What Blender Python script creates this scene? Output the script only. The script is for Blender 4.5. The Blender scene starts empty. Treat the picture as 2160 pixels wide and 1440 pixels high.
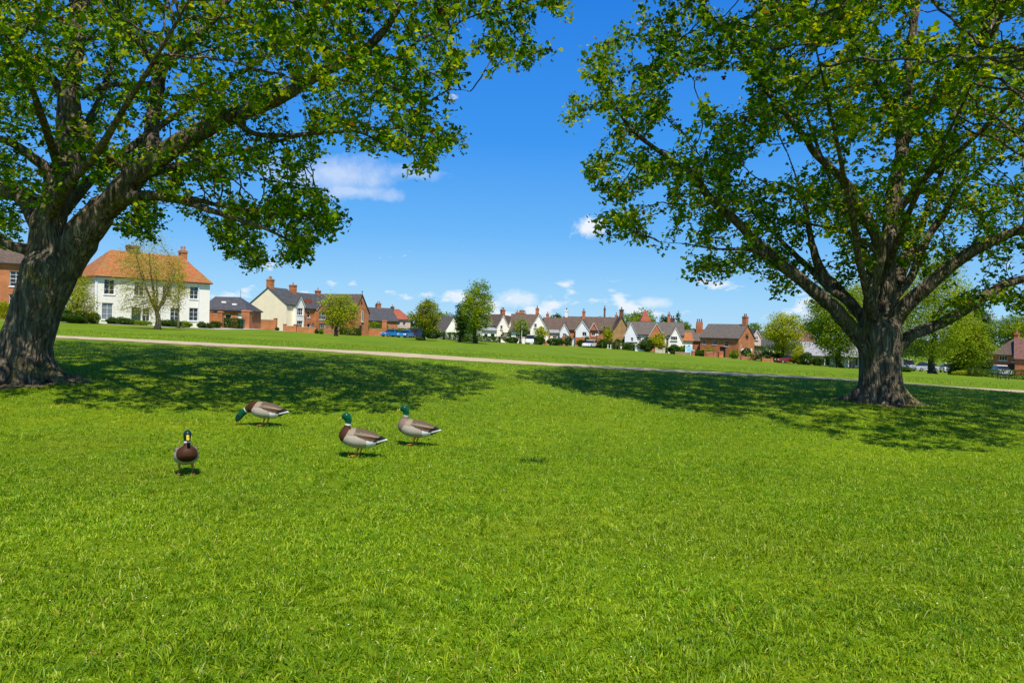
SKIP_GRASS = False
DUCKS = True
BIG_TREES = True
import bpy, bmesh, math, random
import numpy as np
from mathutils import Vector, Matrix
random.seed(7)
RNG = np.random.default_rng(11)
S = bpy.context.scene
COL = S.collection

# ------------------------------------------------------------------ camera
CAM = np.array((0.0, 0.0, 1.6)); F = 1542.0
PITCH = math.radians(90 - math.degrees(math.atan(20 / F))); ROLL = math.radians(1.6)
cm = Matrix.Translation(CAM) @ Matrix.Rotation(PITCH, 4, 'X') @ Matrix.Rotation(ROLL, 4, 'Z')
cd = bpy.data.cameras.new('camera'); cam = bpy.data.objects.new('camera', cd); COL.objects.link(cam)
cam.matrix_world = cm; cd.sensor_width = 36; cd.lens = 36 * F / 2160; cd.clip_end = 6000; cd.clip_start = 0.05
S.camera = cam
R3 = np.array(cm.to_3x3())

def U(px, py, Y):
    """point in the place seen at (px,py) of the 2160x1440 photograph, Y metres north of the camera"""
    d = R3 @ np.array(((px - 1080) / F, -(py - 720) / F, -1.0))
    return CAM + d * (Y / d[1])

# ------------------------------------------------------------------ terrain
ctrl = []
for x in (-9, -4, 0, 4, 9):
    for y in (-2, 3, 6.5, 10): ctrl.append((x, y, 0.0))
base_px = [(58, 800, 14), (1858, 848, 17),
    (120, 711, 31), (460, 728, 31), (800, 745, 31), (1060, 762, 30), (1300, 776, 29), (1500, 786, 29), (1750, 799, 28), (2140, 826, 28),
    (0, 672, 73), (200, 681, 77), (441, 692, 86), (331, 695, 62), (520, 692, 104), (603, 698, 130), (745, 706, 148), (709, 709, 112),
    (900, 714, 140), (1003, 723, 125), (1160, 727, 158), (1310, 735, 154), (1440, 747, 148), (1560, 756, 140), (1700, 767, 132),
    (1800, 776, 126), (1967, 788, 85), (2100, 797, 95), (2230, 797, 118), (2060, 788, 112)]
for p in base_px: ctrl.append(tuple(U(*p)))
for x, y, z in ((-400, 100, 2), (-300, 300, 2.5), (0, 300, 0), (300, 300, -3), (350, 100, -5), (-60, 0, 0.6), (60, 0, -1.0), (-200, 0, 1.5), (200, 0, -3)):
    ctrl.append((x, y, z))
ctrl = np.array(ctrl, float); CS = 60.0
def _k(r2): return np.where(r2 > 1e-12, 0.5 * r2 * np.log(r2 + 1e-12), 0)
_P = ctrl[:, :2] / CS; _n = len(_P)
_K = _k(((_P[:, None] - _P[None]) ** 2).sum(-1)) + np.eye(_n) * 2e-5
_Q = np.c_[np.ones(_n), _P]
_A = np.block([[_K, _Q], [_Q.T, np.zeros((3, 3))]])
_W = np.linalg.solve(_A, np.r_[ctrl[:, 2], 0, 0, 0])
def TZ(x, y):
    x = np.atleast_1d(np.asarray(x, float)); y = np.atleast_1d(np.asarray(y, float))
    sh = x.shape; xc = np.clip(x.ravel(), -390, 340); yc = np.clip(y.ravel(), -60, 300)
    out = np.empty(xc.size)
    for i in range(0, xc.size, 20000):
        p = np.c_[xc[i:i+20000], yc[i:i+20000]] / CS
        out[i:i+20000] = _k(((p[:, None] - _P[None]) ** 2).sum(-1)) @ _W[:_n] + _W[_n] + p @ _W[_n+1:]
    return out.reshape(sh)
def tz(x, y): return float(TZ(x, y)[0])
def G(px, py, Y):
    p = U(px, py, Y); return np.array((p[0], p[1], tz(p[0], p[1])))

# ------------------------------------------------------------------ object helpers
def mesh_obj(name, verts, faces, mat=None, parent=None, smooth=False, cols=None):
    me = bpy.data.meshes.new(name)
    verts = np.asarray(verts, np.float32)
    if isinstance(faces, tuple):            # (flat loop indices, loop totals) big arrays
        li, lt = faces
        me.vertices.add(len(verts)); me.vertices.foreach_set('co', verts.ravel())
        me.loops.add(len(li)); me.loops.foreach_set('vertex_index', np.asarray(li, np.int32))
        me.polygons.add(len(lt)); lt = np.asarray(lt, np.int32)
        me.polygons.foreach_set('loop_start', np.r_[0, np.cumsum(lt)[:-1]].astype(np.int32))
        me.polygons.foreach_set('loop_total', lt)
        me.update(calc_edges=True)
    else:
        me.from_pydata([tuple(map(float, v)) for v in verts], [], [tuple(map(int, f)) for f in faces]); me.update()
    if smooth: me.polygons.foreach_set('use_smooth', np.ones(len(me.polygons), bool))
    if cols is not None:
        a = me.color_attributes.new('Col', 'FLOAT_COLOR', 'POINT')
        c = np.ones((len(verts), 4), np.float32); c[:, :3] = cols
        a.data.foreach_set('color', c.ravel())
    if mat: me.materials.append(mat)
    o = bpy.data.objects.new(name, me); COL.objects.link(o)
    if parent is not None: o.parent = parent
    return o
def tag(o, label=None, cat=None, group=None, kind=None):
    if label: o['label'] = label
    if cat: o['category'] = cat
    if group: o['group'] = group
    if kind: o['kind'] = kind
    return o
def thing(name, label, cat, loc, rz=0, group=None):
    o = bpy.data.objects.new(name, None); COL.objects.link(o)
    o.location = [float(v) for v in loc]; o.rotation_euler = (0, 0, rz); o.empty_display_size = 0.3
    return tag(o, label, cat, group)

class MB:
    """collects simple solids into one mesh"""
    def __init__(s): s.v = []; s.f = []
    def add(s, vs, fs):
        b = len(s.v); s.v += [tuple(map(float, v)) for v in vs]; s.f += [tuple(b + i for i in f) for f in fs]; return s
    def box(s, x0, x1, y0, y1, z0, z1, tp=0.0):
        t = tp
        return s.add([(x0, y0, z0), (x1, y0, z0), (x1, y1, z0), (x0, y1, z0), (x0 + t, y0 + t, z1), (x1 - t, y0 + t, z1), (x1 - t, y1 - t, z1), (x0 + t, y1 - t, z1)],
                     [(3, 2, 1, 0), (4, 5, 6, 7), (0, 1, 5, 4), (1, 2, 6, 5), (2, 3, 7, 6), (3, 0, 4, 7)])
    def prism(s, poly, axis, a, b):
        """poly: 2D points (counter-clockwise); extruded from a to b along axis 'x' (poly is y,z), 'y' (x,z) or 'z' (x,y)"""
        def P(p, t): return (t, p[0], p[1]) if axis == 'x' else ((p[0], t, p[1]) if axis == 'y' else (p[0], p[1], t))
        n = len(poly)
        return s.add([P(p, a) for p in poly] + [P(p, b) for p in poly],
                     [tuple(range(n))[::-1], tuple(range(n, 2 * n))] + [(i, (i + 1) % n, n + (i + 1) % n, n + i) for i in range(n)])
    def tube(s, pts, rad, n=8, cap=True):
        v, f = tube(np.array(pts, float), np.array(rad, float), n, cap); return s.add(v, f)
    def build(s, name, mat, parent=None, smooth=False):
        o = mesh_obj(name, s.v, s.f, mat, parent, smooth)
        bm = bmesh.new(); bm.from_mesh(o.data); bmesh.ops.recalc_face_normals(bm, faces=bm.faces); bm.to_mesh(o.data); bm.free()
        if smooth: o.data.polygons.foreach_set('use_smooth', np.ones(len(o.data.polygons), bool))
        return o
def tube(P, r, n, cap=True, wob=None):
    m = len(P); T = np.gradient(P, axis=0) if m > 2 else np.repeat((P[1] - P[0])[None], m, 0)
    T /= np.linalg.norm(T, axis=1)[:, None] + 1e-9
    a = np.array((0, 0, 1.0)) if abs(T[0][2]) < 0.9 else np.array((1.0, 0, 0))
    ang = np.linspace(0, 2 * math.pi, n, endpoint=False); V = np.empty((m, n, 3))
    x = np.cross(a, T[0]); x /= np.linalg.norm(x)
    for i in range(m):
        x = x - T[i] * (x @ T[i]); x /= np.linalg.norm(x) + 1e-9; y = np.cross(T[i], x)
        V[i] = P[i] + r[i] * (np.cos(ang)[:, None] * x + np.sin(ang)[:, None] * y)
    V = V.reshape(-1, 3); fs = []
    for i in range(m - 1):
        for j in range(n):
            k = (j + 1) % n; fs.append((i * n + j, i * n + k, (i + 1) * n + k, (i + 1) * n + j))
    if cap: fs.append(tuple(range(n))[::-1]); fs.append(tuple(range((m - 1) * n, m * n)))
    return V, fs

# ------------------------------------------------------------------ materials
class NT:
    def __init__(s, m): s.t = m.node_tree; s.n = s.t.nodes
    def a(s, typ, **kw):
        n = s.n.new(typ)
        for k, v in kw.items():
            if k.startswith('i_'):
                key = k[2:]; key = int(key) if key.isdigit() else key.replace('_', ' ')
                if hasattr(v, 'is_output') or isinstance(v, bpy.types.NodeSocket): s.t.links.new(v, n.inputs[key])
                else: n.inputs[key].default_value = v
            else: setattr(n, k, v)
        return n
    def l(s, a, b): s.t.links.new(a, b)
def newmat(name):
    m = bpy.data.materials.new(name); m.use_nodes = True; m.node_tree.nodes.clear(); return m, NT(m)
def c4(c): return (c[0], c[1], c[2], 1)
def ramp(t, fac, stops):
    r = t.a('ShaderNodeValToRGB', i_0=fac); e = r.color_ramp.elements
    e[0].position, e[0].color = stops[0][0], c4(stops[0][1]); e[1].position, e[1].color = stops[-1][0], c4(stops[-1][1])
    for p, c in stops[1:-1]:
        q = e.new(p); q.color = c4(c)
    return r.outputs[0]
def mapped(t, scale, coord='Object'):
    tc = t.a('ShaderNodeTexCoord'); mp = t.a('ShaderNodeMapping'); t.l(tc.outputs[coord], mp.inputs[0]); mp.inputs[3].default_value = scale; return mp.outputs[0]
def simple(name, col, rough=0.7, spec=0.3, var=0.15, vscale=3.0, bump=0.0, bscale=40, metal=0.0):
    m, t = newmat(name); o = t.a('ShaderNodeOutputMaterial'); p = t.a('ShaderNodeBsdfPrincipled', i_Roughness=rough, i_Metallic=metal)
    p.inputs['Specular IOR Level'].default_value = spec
    v = mapped(t, (1, 1, 1))
    n = t.a('ShaderNodeTexNoise', i_Vector=v, i_Scale=vscale, i_Detail=6.0, i_Roughness=0.65)
    lo = [max(0, x * (1 - var)) for x in col]; hi = [min(1, x * (1 + var)) for x in col]
    t.l(ramp(t, n.outputs[0], [(0.3, lo), (0.7, hi)]), p.inputs[0])
    if bump:
        b = t.a('ShaderNodeTexNoise', i_Vector=v, i_Scale=bscale, i_Detail=4.0)
        bp = t.a('ShaderNodeBump', i_Strength=bump, i_Distance=0.02, i_Height=b.outputs[0]); t.l(bp.outputs[0], p.inputs['Normal'])
    t.l(p.outputs[0], o.inputs[0]); return m
def brickmat(name, c1, c2, mortar, scale=1.0):
    m, t = newmat(name); o = t.a('ShaderNodeOutputMaterial'); p = t.a('ShaderNodeBsdfPrincipled', i_Roughness=0.85)
    p.inputs['Specular IOR Level'].default_value = 0.2
    tc = t.a('ShaderNodeTexCoord'); sx = t.a('ShaderNodeSeparateXYZ', i_0=tc.outputs['Object'])
    ad = t.a('ShaderNodeMath', operation='ADD', i_0=sx.outputs[0], i_1=sx.outputs[1])
    cb = t.a('ShaderNodeCombineXYZ', i_0=ad.outputs[0], i_1=sx.outputs[2])
    b = t.a('ShaderNodeTexBrick', i_Vector=cb.outputs[0], i_Scale=1.0, i_Color1=c4(c1), i_Color2=c4(c2), i_Mortar=c4(mortar))
    b.inputs['Mortar Size'].default_value = 0.010; b.inputs['Brick Width'].default_value = 0.23; b.inputs['Row Height'].default_value = 0.075
    n = t.a('ShaderNodeTexNoise', i_Vector=tc.outputs['Object'], i_Scale=0.9, i_Detail=5.0)
    mr = t.a('ShaderNodeMapRange', i_0=n.outputs[0], i_1=0.3, i_2=0.7, i_3=0.75, i_4=1.2)
    mx = t.a('ShaderNodeMix', data_type='RGBA', blend_type='MULTIPLY'); mx.inputs[0].default_value = 1
    t.l(b.outputs[0], mx.inputs[6]); t.l(mr.outputs[0], mx.inputs[7]); t.l(mx.outputs[2], p.inputs[0])
    bp = t.a('ShaderNodeBump', i_Strength=0.4, i_Distance=0.01, i_Height=b.outputs[1]); bp.invert = True; t.l(bp.outputs[0], p.inputs['Normal'])
    t.l(p.outputs[0], o.inputs[0]); return m
def roofmat(name, c1, c2, lichen, lamt=0.5):
    m, t = newmat(name); o = t.a('ShaderNodeOutputMaterial'); p = t.a('ShaderNodeBsdfPrincipled', i_Roughness=0.8)
    p.inputs['Specular IOR Level'].default_value = 0.25
    tc = t.a('ShaderNodeTexCoord'); sx = t.a('ShaderNodeSeparateXYZ', i_0=tc.outputs['Object'])
    ad = t.a('ShaderNodeMath', operation='ADD', i_0=sx.outputs[0], i_1=sx.outputs[1])
    sc = t.a('ShaderNodeMath', operation='MULTIPLY', i_0=sx.outputs[2], i_1=1.35)
    cb = t.a('ShaderNodeCombineXYZ', i_0=ad.outputs[0], i_1=sc.outputs[0])
    b = t.a('ShaderNodeTexBrick', i_Vector=cb.outputs[0], i_Scale=1.0, i_Color1=c4(c1), i_Color2=c4(c2), i_Mortar=c4([x * 0.5 for x in c1]))
    b.inputs['Mortar Size'].default_value = 0.014; b.inputs['Brick Width'].default_value = 0.28; b.inputs['Row Height'].default_value = 0.22
    n = t.a('ShaderNodeTexNoise', i_Vector=tc.outputs['Object'], i_Scale=0.55, i_Detail=7.0, i_Roughness=0.7)
    mr = t.a('ShaderNodeMapRange', i_0=n.outputs[0], i_1=0.45, i_2=0.68, i_3=0.0, i_4=lamt)
    mx = t.a('ShaderNodeMix', data_type='RGBA'); t.l(mr.outputs[0], mx.inputs[0]); t.l(b.outputs[0], mx.inputs[6]); mx.inputs[7].default_value = c4(lichen)
    n2 = t.a('ShaderNodeTexNoise', i_Vector=tc.outputs['Object'], i_Scale=3.5, i_Detail=4.0)
    m2 = t.a('ShaderNodeMapRange', i_0=n2.outputs[0], i_1=0.3, i_2=0.7, i_3=0.75, i_4=1.25)
    mm = t.a('ShaderNodeMix', data_type='RGBA', blend_type='MULTIPLY'); mm.inputs[0].default_value = 1
    t.l(mx.outputs[2], mm.inputs[6]); t.l(m2.outputs[0], mm.inputs[7]); t.l(mm.outputs[2], p.inputs[0])
    bp = t.a('ShaderNodeBump', i_Strength=0.6, i_Distance=0.02, i_Height=b.outputs[1]); bp.invert = True; t.l(bp.outputs[0], p.inputs['Normal'])
    t.l(p.outputs[0], o.inputs[0]); return m
def leafmat(name, transl=0.45, rough=0.5, spec=0.35, tint=(1.25, 1.15, 0.5)):
    m, t = newmat(name); o = t.a('ShaderNodeOutputMaterial')
    a = t.a('ShaderNodeVertexColor', layer_name='Col')
    p = t.a('ShaderNodeBsdfPrincipled', i_Roughness=rough, i_0=a.outputs[0]); p.inputs['Specular IOR Level'].default_value = spec
    mul = t.a('ShaderNodeMix', data_type='RGBA', blend_type='MULTIPLY'); mul.inputs[0].default_value = 1
    t.l(a.outputs[0], mul.inputs[6]); mul.inputs[7].default_value = c4(tint); mul.clamp_result = False
    tr = t.a('ShaderNodeBsdfTranslucent', i_0=mul.outputs[2])
    mx = t.a('ShaderNodeMixShader', i_0=transl, i_1=p.outputs[0], i_2=tr.outputs[0]); t.l(mx.outputs[0], o.inputs[0]); return m
def barkmat(name, c_dark, c_light, moss, sx=5.0, sz=0.9):
    m, t = newmat(name); o = t.a('ShaderNodeOutputMaterial'); p = t.a('ShaderNodeBsdfPrincipled', i_Roughness=0.9)
    p.inputs['Specular IOR Level'].default_value = 0.15
    v = mapped(t, (1, 1, 1)); vs = mapped(t, (sx, sx, sz))
    wn = t.a('ShaderNodeTexNoise', i_Vector=v, i_Scale=2.0, i_Detail=3.0)
    wa = t.a('ShaderNodeVectorMath', operation='MULTIPLY_ADD'); t.l(wn.outputs[1], wa.inputs[0]); wa.inputs[1].default_value = (0.9, 0.9, 0.9); t.l(vs, wa.inputs[2])
    n1 = t.a('ShaderNodeTexNoise', i_Vector=wa.outputs[0], i_Scale=2.2, i_Detail=9.0, i_Roughness=0.68)
    vo = t.a('ShaderNodeTexVoronoi', i_Vector=wa.outputs[0], i_Scale=2.6, feature='DISTANCE_TO_EDGE')
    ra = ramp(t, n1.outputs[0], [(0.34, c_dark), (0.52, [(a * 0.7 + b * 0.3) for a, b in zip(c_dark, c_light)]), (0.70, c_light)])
    n2 = t.a('ShaderNodeTexNoise', i_Vector=v, i_Scale=1.7, i_Detail=8.0, i_Roughness=0.7)
    mr = t.a('ShaderNodeMapRange', i_0=n2.outputs[0], i_1=0.52, i_2=0.66, i_3=0.0, i_4=0.75)
    mx = t.a('ShaderNodeMix', data_type='RGBA'); t.l(mr.outputs[0], mx.inputs[0]); t.l(ra, mx.inputs[6]); mx.inputs[7].default_value = c4(moss)
    t.l(mx.outputs[2], p.inputs[0])
    vr = t.a('ShaderNodeMapRange', i_0=vo.outputs[0], i_1=0.0, i_2=0.25, i_3=0.0, i_4=1.0)
    hh = t.a('ShaderNodeMath', operation='MULTIPLY_ADD', i_0=n1.outputs[0], i_1=1.2, i_2=vr.outputs[0])
    bp = t.a('ShaderNodeBump', i_Strength=1.0, i_Distance=0.045, i_Height=hh.outputs[0]); t.l(bp.outputs[0], p.inputs['Normal'])
    t.l(p.outputs[0], o.inputs[0]); return m

# ------------------------------------------------------------------ light and sky
EL = math.radians(58); SH = np.array((-0.16, 0.60)); AZ = math.atan2(-SH[0], -SH[1])
sdir = Vector((math.sin(AZ) * math.cos(EL), math.cos(AZ) * math.cos(EL), math.sin(EL)))
ld = bpy.data.lights.new('sun', 'SUN'); ld.energy = 5.0; ld.angle = math.radians(0.5); ld.color = (1.0, 0.94, 0.83)
sun = bpy.data.objects.new('sun', ld); COL.objects.link(sun); sun.rotation_euler = sdir.to_track_quat('Z', 'Y').to_euler(); sun.location = (20, -40, 60)
W = bpy.data.worlds.new('World'); S.world = W; W.use_nodes = True; W.node_tree.nodes.clear(); t = NT(W)
wo = t.a('ShaderNodeOutputWorld'); bg = t.a('ShaderNodeBackground', i_1=SKY_STRENGTH if 'SKY_STRENGTH' in globals() else 0.10)
sk = t.a('ShaderNodeTexSky', sky_type='NISHITA', sun_disc=False, sun_elevation=EL, sun_rotation=AZ, air_density=1.0, dust_density=0.0, ozone_density=6.0, altitude=100)
hs = t.a('ShaderNodeHueSaturation', i_Saturation=1.2, i_Value=1.0, i_Color=sk.outputs[0]); hs.inputs['Hue'].default_value = 0.5
tc = t.a('ShaderNodeTexCoord'); D = tc.outputs['Generated']; sx = t.a('ShaderNodeSeparateXYZ', i_0=D)
clear = ramp(t, sx.outputs[2], [(0.0, (0.36, 0.60, 0.83)), (0.05, (0.27, 0.55, 0.835)), (0.13, (0.125, 0.41, 0.83)), (0.25, (0.040, 0.275, 0.79)), (0.42, (0.017, 0.19, 0.70)), (1.0, (0.010, 0.09, 0.40))])
cs = t.a('ShaderNodeVectorMath', operation='SCALE', i_0=clear); cs.inputs['Scale'].default_value = 10.0
hz = t.a('ShaderNodeMix', data_type='RGBA'); hz.inputs[0].default_value = 0.88; t.l(hs.outputs[0], hz.inputs[6]); t.l(cs.outputs[0], hz.inputs[7])
# small fair-weather clouds: puffs low in the sky, thinning out upwards
q = t.a('ShaderNodeVectorMath', operation='MULTIPLY', i_0=D, i_1=(1.0, 1.0, 2.3))
cn = t.a('ShaderNodeTexNoise', i_Vector=q.outputs[0], i_Scale=17.0, i_Detail=6.0, i_Roughness=0.55)
cn2 = t.a('ShaderNodeTexNoise', i_Vector=q.outputs[0], i_Scale=5.0, i_Detail=2.0)
cs2 = t.a('ShaderNodeMath', operation='MULTIPLY_ADD', i_0=cn2.outputs[0], i_1=0.45, i_2=cn.outputs[0])
up = t.a('ShaderNodeMapRange', i_0=sx.outputs[2], i_1=0.040, i_2=0.125, i_3=0.0, i_4=-0.22)
dn = t.a('ShaderNodeMapRange', i_0=sx.outputs[2], i_1=0.0, i_2=0.022, i_3=-0.10, i_4=0.0)
ca = t.a('ShaderNodeMath', operation='ADD', i_0=cs2.outputs[0], i_1=up.outputs[0]); ca = t.a('ShaderNodeMath', operation='ADD', i_0=ca.outputs[0], i_1=dn.outputs[0])
cmask = t.a('ShaderNodeMapRange', i_0=ca.outputs[0], i_1=0.755, i_2=0.85, i_3=0.0, i_4=0.78)
def blob(px, py, sxr, szr, amt):
    d = Vector(U(px, py, 100) - CAM).normalized()
    sb = t.a('ShaderNodeVectorMath', operation='SUBTRACT', i_0=D, i_1=tuple(d))
    ml = t.a('ShaderNodeVectorMath', operation='MULTIPLY', i_0=sb.outputs[0], i_1=(1 / sxr, 0.6 / sxr, 1 / szr))
    ln = t.a('ShaderNodeVectorMath', operation='LENGTH', i_0=ml.outputs[0])
    nn = t.a('ShaderNodeTexNoise', i_Vector=D, i_Scale=0.9 / sxr, i_Detail=9.0, i_Roughness=0.68)
    k = t.a('ShaderNodeMath', operation='MULTIPLY_ADD', i_0=nn.outputs[0], i_1=-3.0, i_2=ln.outputs['Value'])
    return t.a('ShaderNodeMapRange', i_0=k.outputs[0], i_1=-0.35, i_2=-1.25, i_3=0.0, i_4=amt).outputs[0]
tot = cmask.outputs[0]
for b in ((705, 368, 0.078, 0.026, 0.50), (880, 366, 0.045, 0.010, 0.35), (1240, 478, 0.023, 0.014, 0.9), (740, 402, 0.055, 0.010, 0.45), (1090, 632, 0.03, 0.012, 0.6), (1370, 638, 0.026, 0.008, 0.6)):
    tot = t.a('ShaderNodeMath', operation='MAXIMUM', i_0=tot, i_1=blob(*b)).outputs[0]
mx = t.a('ShaderNodeMix', data_type='RGBA'); t.l(tot, mx.inputs[0]); t.l(hz.outputs[2], mx.inputs[6]); mx.inputs[7].default_value = (8.0, 8.25, 8.6, 1)
t.l(mx.outputs[2], bg.inputs[0]); t.l(bg.outputs[0], wo.inputs[0])
S.view_settings.view_transform = 'Standard'; S.view_settings.look = 'None'; S.view_settings.exposure = 0.22; S.view_settings.gamma = 1.0
S.view_settings.use_curve_mapping = False
# ------------------------------------------------------------------ ground
m_ground, t = newmat('lawn'); o = t.a('ShaderNodeOutputMaterial'); p = t.a('ShaderNodeBsdfPrincipled', i_Roughness=0.9); p.inputs['Specular IOR Level'].default_value = 0.1
v = mapped(t, (1, 1, 1))
n1 = t.a('ShaderNodeTexNoise', i_Vector=v, i_Scale=0.22, i_Detail=6.0, i_Roughness=0.6)
n2 = t.a('ShaderNodeTexNoise', i_Vector=v, i_Scale=9.0, i_Detail=8.0, i_Roughness=0.75)
n3 = t.a('ShaderNodeTexNoise', i_Vector=v, i_Scale=1.3, i_Detail=5.0)
ca_ = ramp(t, n1.outputs[0], [(0.32, (0.095, 0.165, 0.002)), (0.5, (0.138, 0.218, 0.003)), (0.70, (0.195, 0.258, 0.005))])
cb_ = ramp(t, n2.outputs[0], [(0.30, (0.42, 0.48, 0.42)), (0.5, (0.95, 0.97, 0.9)), (0.72, (1.6, 1.45, 1.4))])
mx = t.a('ShaderNodeMix', data_type='RGBA', blend_type='MULTIPLY'); mx.inputs[0].default_value = 1; t.l(ca_, mx.inputs[6]); t.l(cb_, mx.inputs[7])
cc_ = ramp(t, n3.outputs[0], [(0.35, (0.82, 0.92, 0.8)), (0.65, (1.15, 1.05, 1.0))])
mx2 = t.a('ShaderNodeMix', data_type='RGBA', blend_type='MULTIPLY'); mx2.inputs[0].default_value = 1; t.l(mx.outputs[2], mx2.inputs[6]); t.l(cc_, mx2.inputs[7])
t.l(mx2.outputs[2], p.inputs[0])
bp = t.a('ShaderNodeBump', i_Strength=0.7, i_Distance=0.05, i_Height=n2.outputs[0]); t.l(bp.outputs[0], p.inputs['Normal']); t.l(p.outputs[0], o.inputs[0])
def axis(fine0, fine1, step, far, grow=1.12):
    a = list(np.arange(fine0, fine1 + 1e-6, step)); s = step; x = a[-1]
    while x < far: s *= grow; x += s; a.append(x)
    s = step; x = a[0]; b = []
    while x > -far: s *= grow; x -= s; b.append(x)
    return np.array(b[::-1] + a)
gx = axis(-60, 70, 1.0, 3000); gy = axis(0, 170, 1.0, 3000)
X, Y = np.meshgrid(gx, gy); Z = TZ(X, Y)
nx, ny = len(gx), len(gy); ii, jj = np.meshgrid(np.arange(nx - 1), np.arange(ny - 1)); b = (jj * nx + ii).ravel()
li = np.c_[b, b + 1, b + nx + 1, b + nx].ravel()
ground = mesh_obj('ground', np.c_[X.ravel(), Y.ravel(), Z.ravel()], (li, np.full(len(b), 4)), m_ground, smooth=True); tag(ground, kind='structure')

def drape(name, pts, wid, mat, dz, kind='structure', seed=1, jag=0.0):
    rs = np.random.default_rng(seed); P = np.array(pts, float)[:, :2]
    seg = np.r_[0, np.cumsum(np.linalg.norm(np.diff(P, axis=0), axis=1))]; s = np.arange(0, seg[-1], 0.4)
    C = np.c_[np.interp(s, seg, P[:, 0]), np.interp(s, seg, P[:, 1])]
    k = np.ones(15) / 15; Cp = np.pad(C, ((7, 7), (0, 0)), mode='edge'); C = np.c_[np.convolve(Cp[:, 0], k, 'valid'), np.convolve(Cp[:, 1], k, 'valid')]
    T = np.gradient(C, axis=0); T /= np.linalg.norm(T, axis=1)[:, None]; N = np.c_[-T[:, 1], T[:, 0]]
    w = np.interp(s, np.linspace(0, seg[-1], len(wid)), wid)
    def nz(): 
        r = rs.normal(0, 1, len(s)); return np.convolve(np.pad(r, 4, mode='edge'), np.ones(9) / 9, 'valid') * jag * 2.2
    rows = []
    for q in np.linspace(-1, 1, 7):
        e = nz() if abs(q) == 1 else 0
        p = C + N * (w * q / 2 + e)[:, None]; rows.append(np.c_[p, TZ(p[:, 0], p[:, 1]) + dz])
    Vv = np.stack(rows, 1).reshape(-1, 3); n = 7; f = []
    for i in range(len(s) - 1):
        for j in range(n - 1): f.append((i * n + j, i * n + j + 1, (i + 1) * n + j + 1, (i + 1) * n + j))
    return tag(mesh_obj(name, Vv, f, mat, smooth=True), kind=kind)
m_path = simple('gravel', (0.47, 0.37, 0.225), 0.95, 0.1, 0.22, 1.6, 0.5, 60)
m_pave = simple('paving', (0.42, 0.37, 0.31), 0.9, 0.1, 0.2, 1.2, 0.3, 30)
drape('path', [G(-260, 690, 32), G(120, 711, 31), G(460, 728, 31), G(800, 745, 31), G(1060, 762, 30), G(1300, 776, 29), G(1500, 786, 29), G(1750, 799, 28), G(2140, 826, 28), G(2600, 850, 29)],
      [3.6, 3.6, 3.0, 3.4, 4.2, 3.7, 3.2, 2.6, 3.0, 3.1], m_path, 0.016, seed=3, jag=0.55)
drape('pavement', [G(-200, 664, 68), G(40, 675, 69), G(200, 684, 73), G(430, 694, 80), G(520, 696, 98), G(600, 700, 124), G(745, 708, 140), G(900, 714, 148), G(1160, 729, 152), G(1310, 737, 148), G(1440, 749, 142), G(1570, 758, 134), G(1700, 769, 126), G(1830, 778, 121), G(2100, 788, 116), G(2300, 800, 112)],
      [2.4], m_pave, 0.02, seed=5, jag=0.05)

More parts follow.
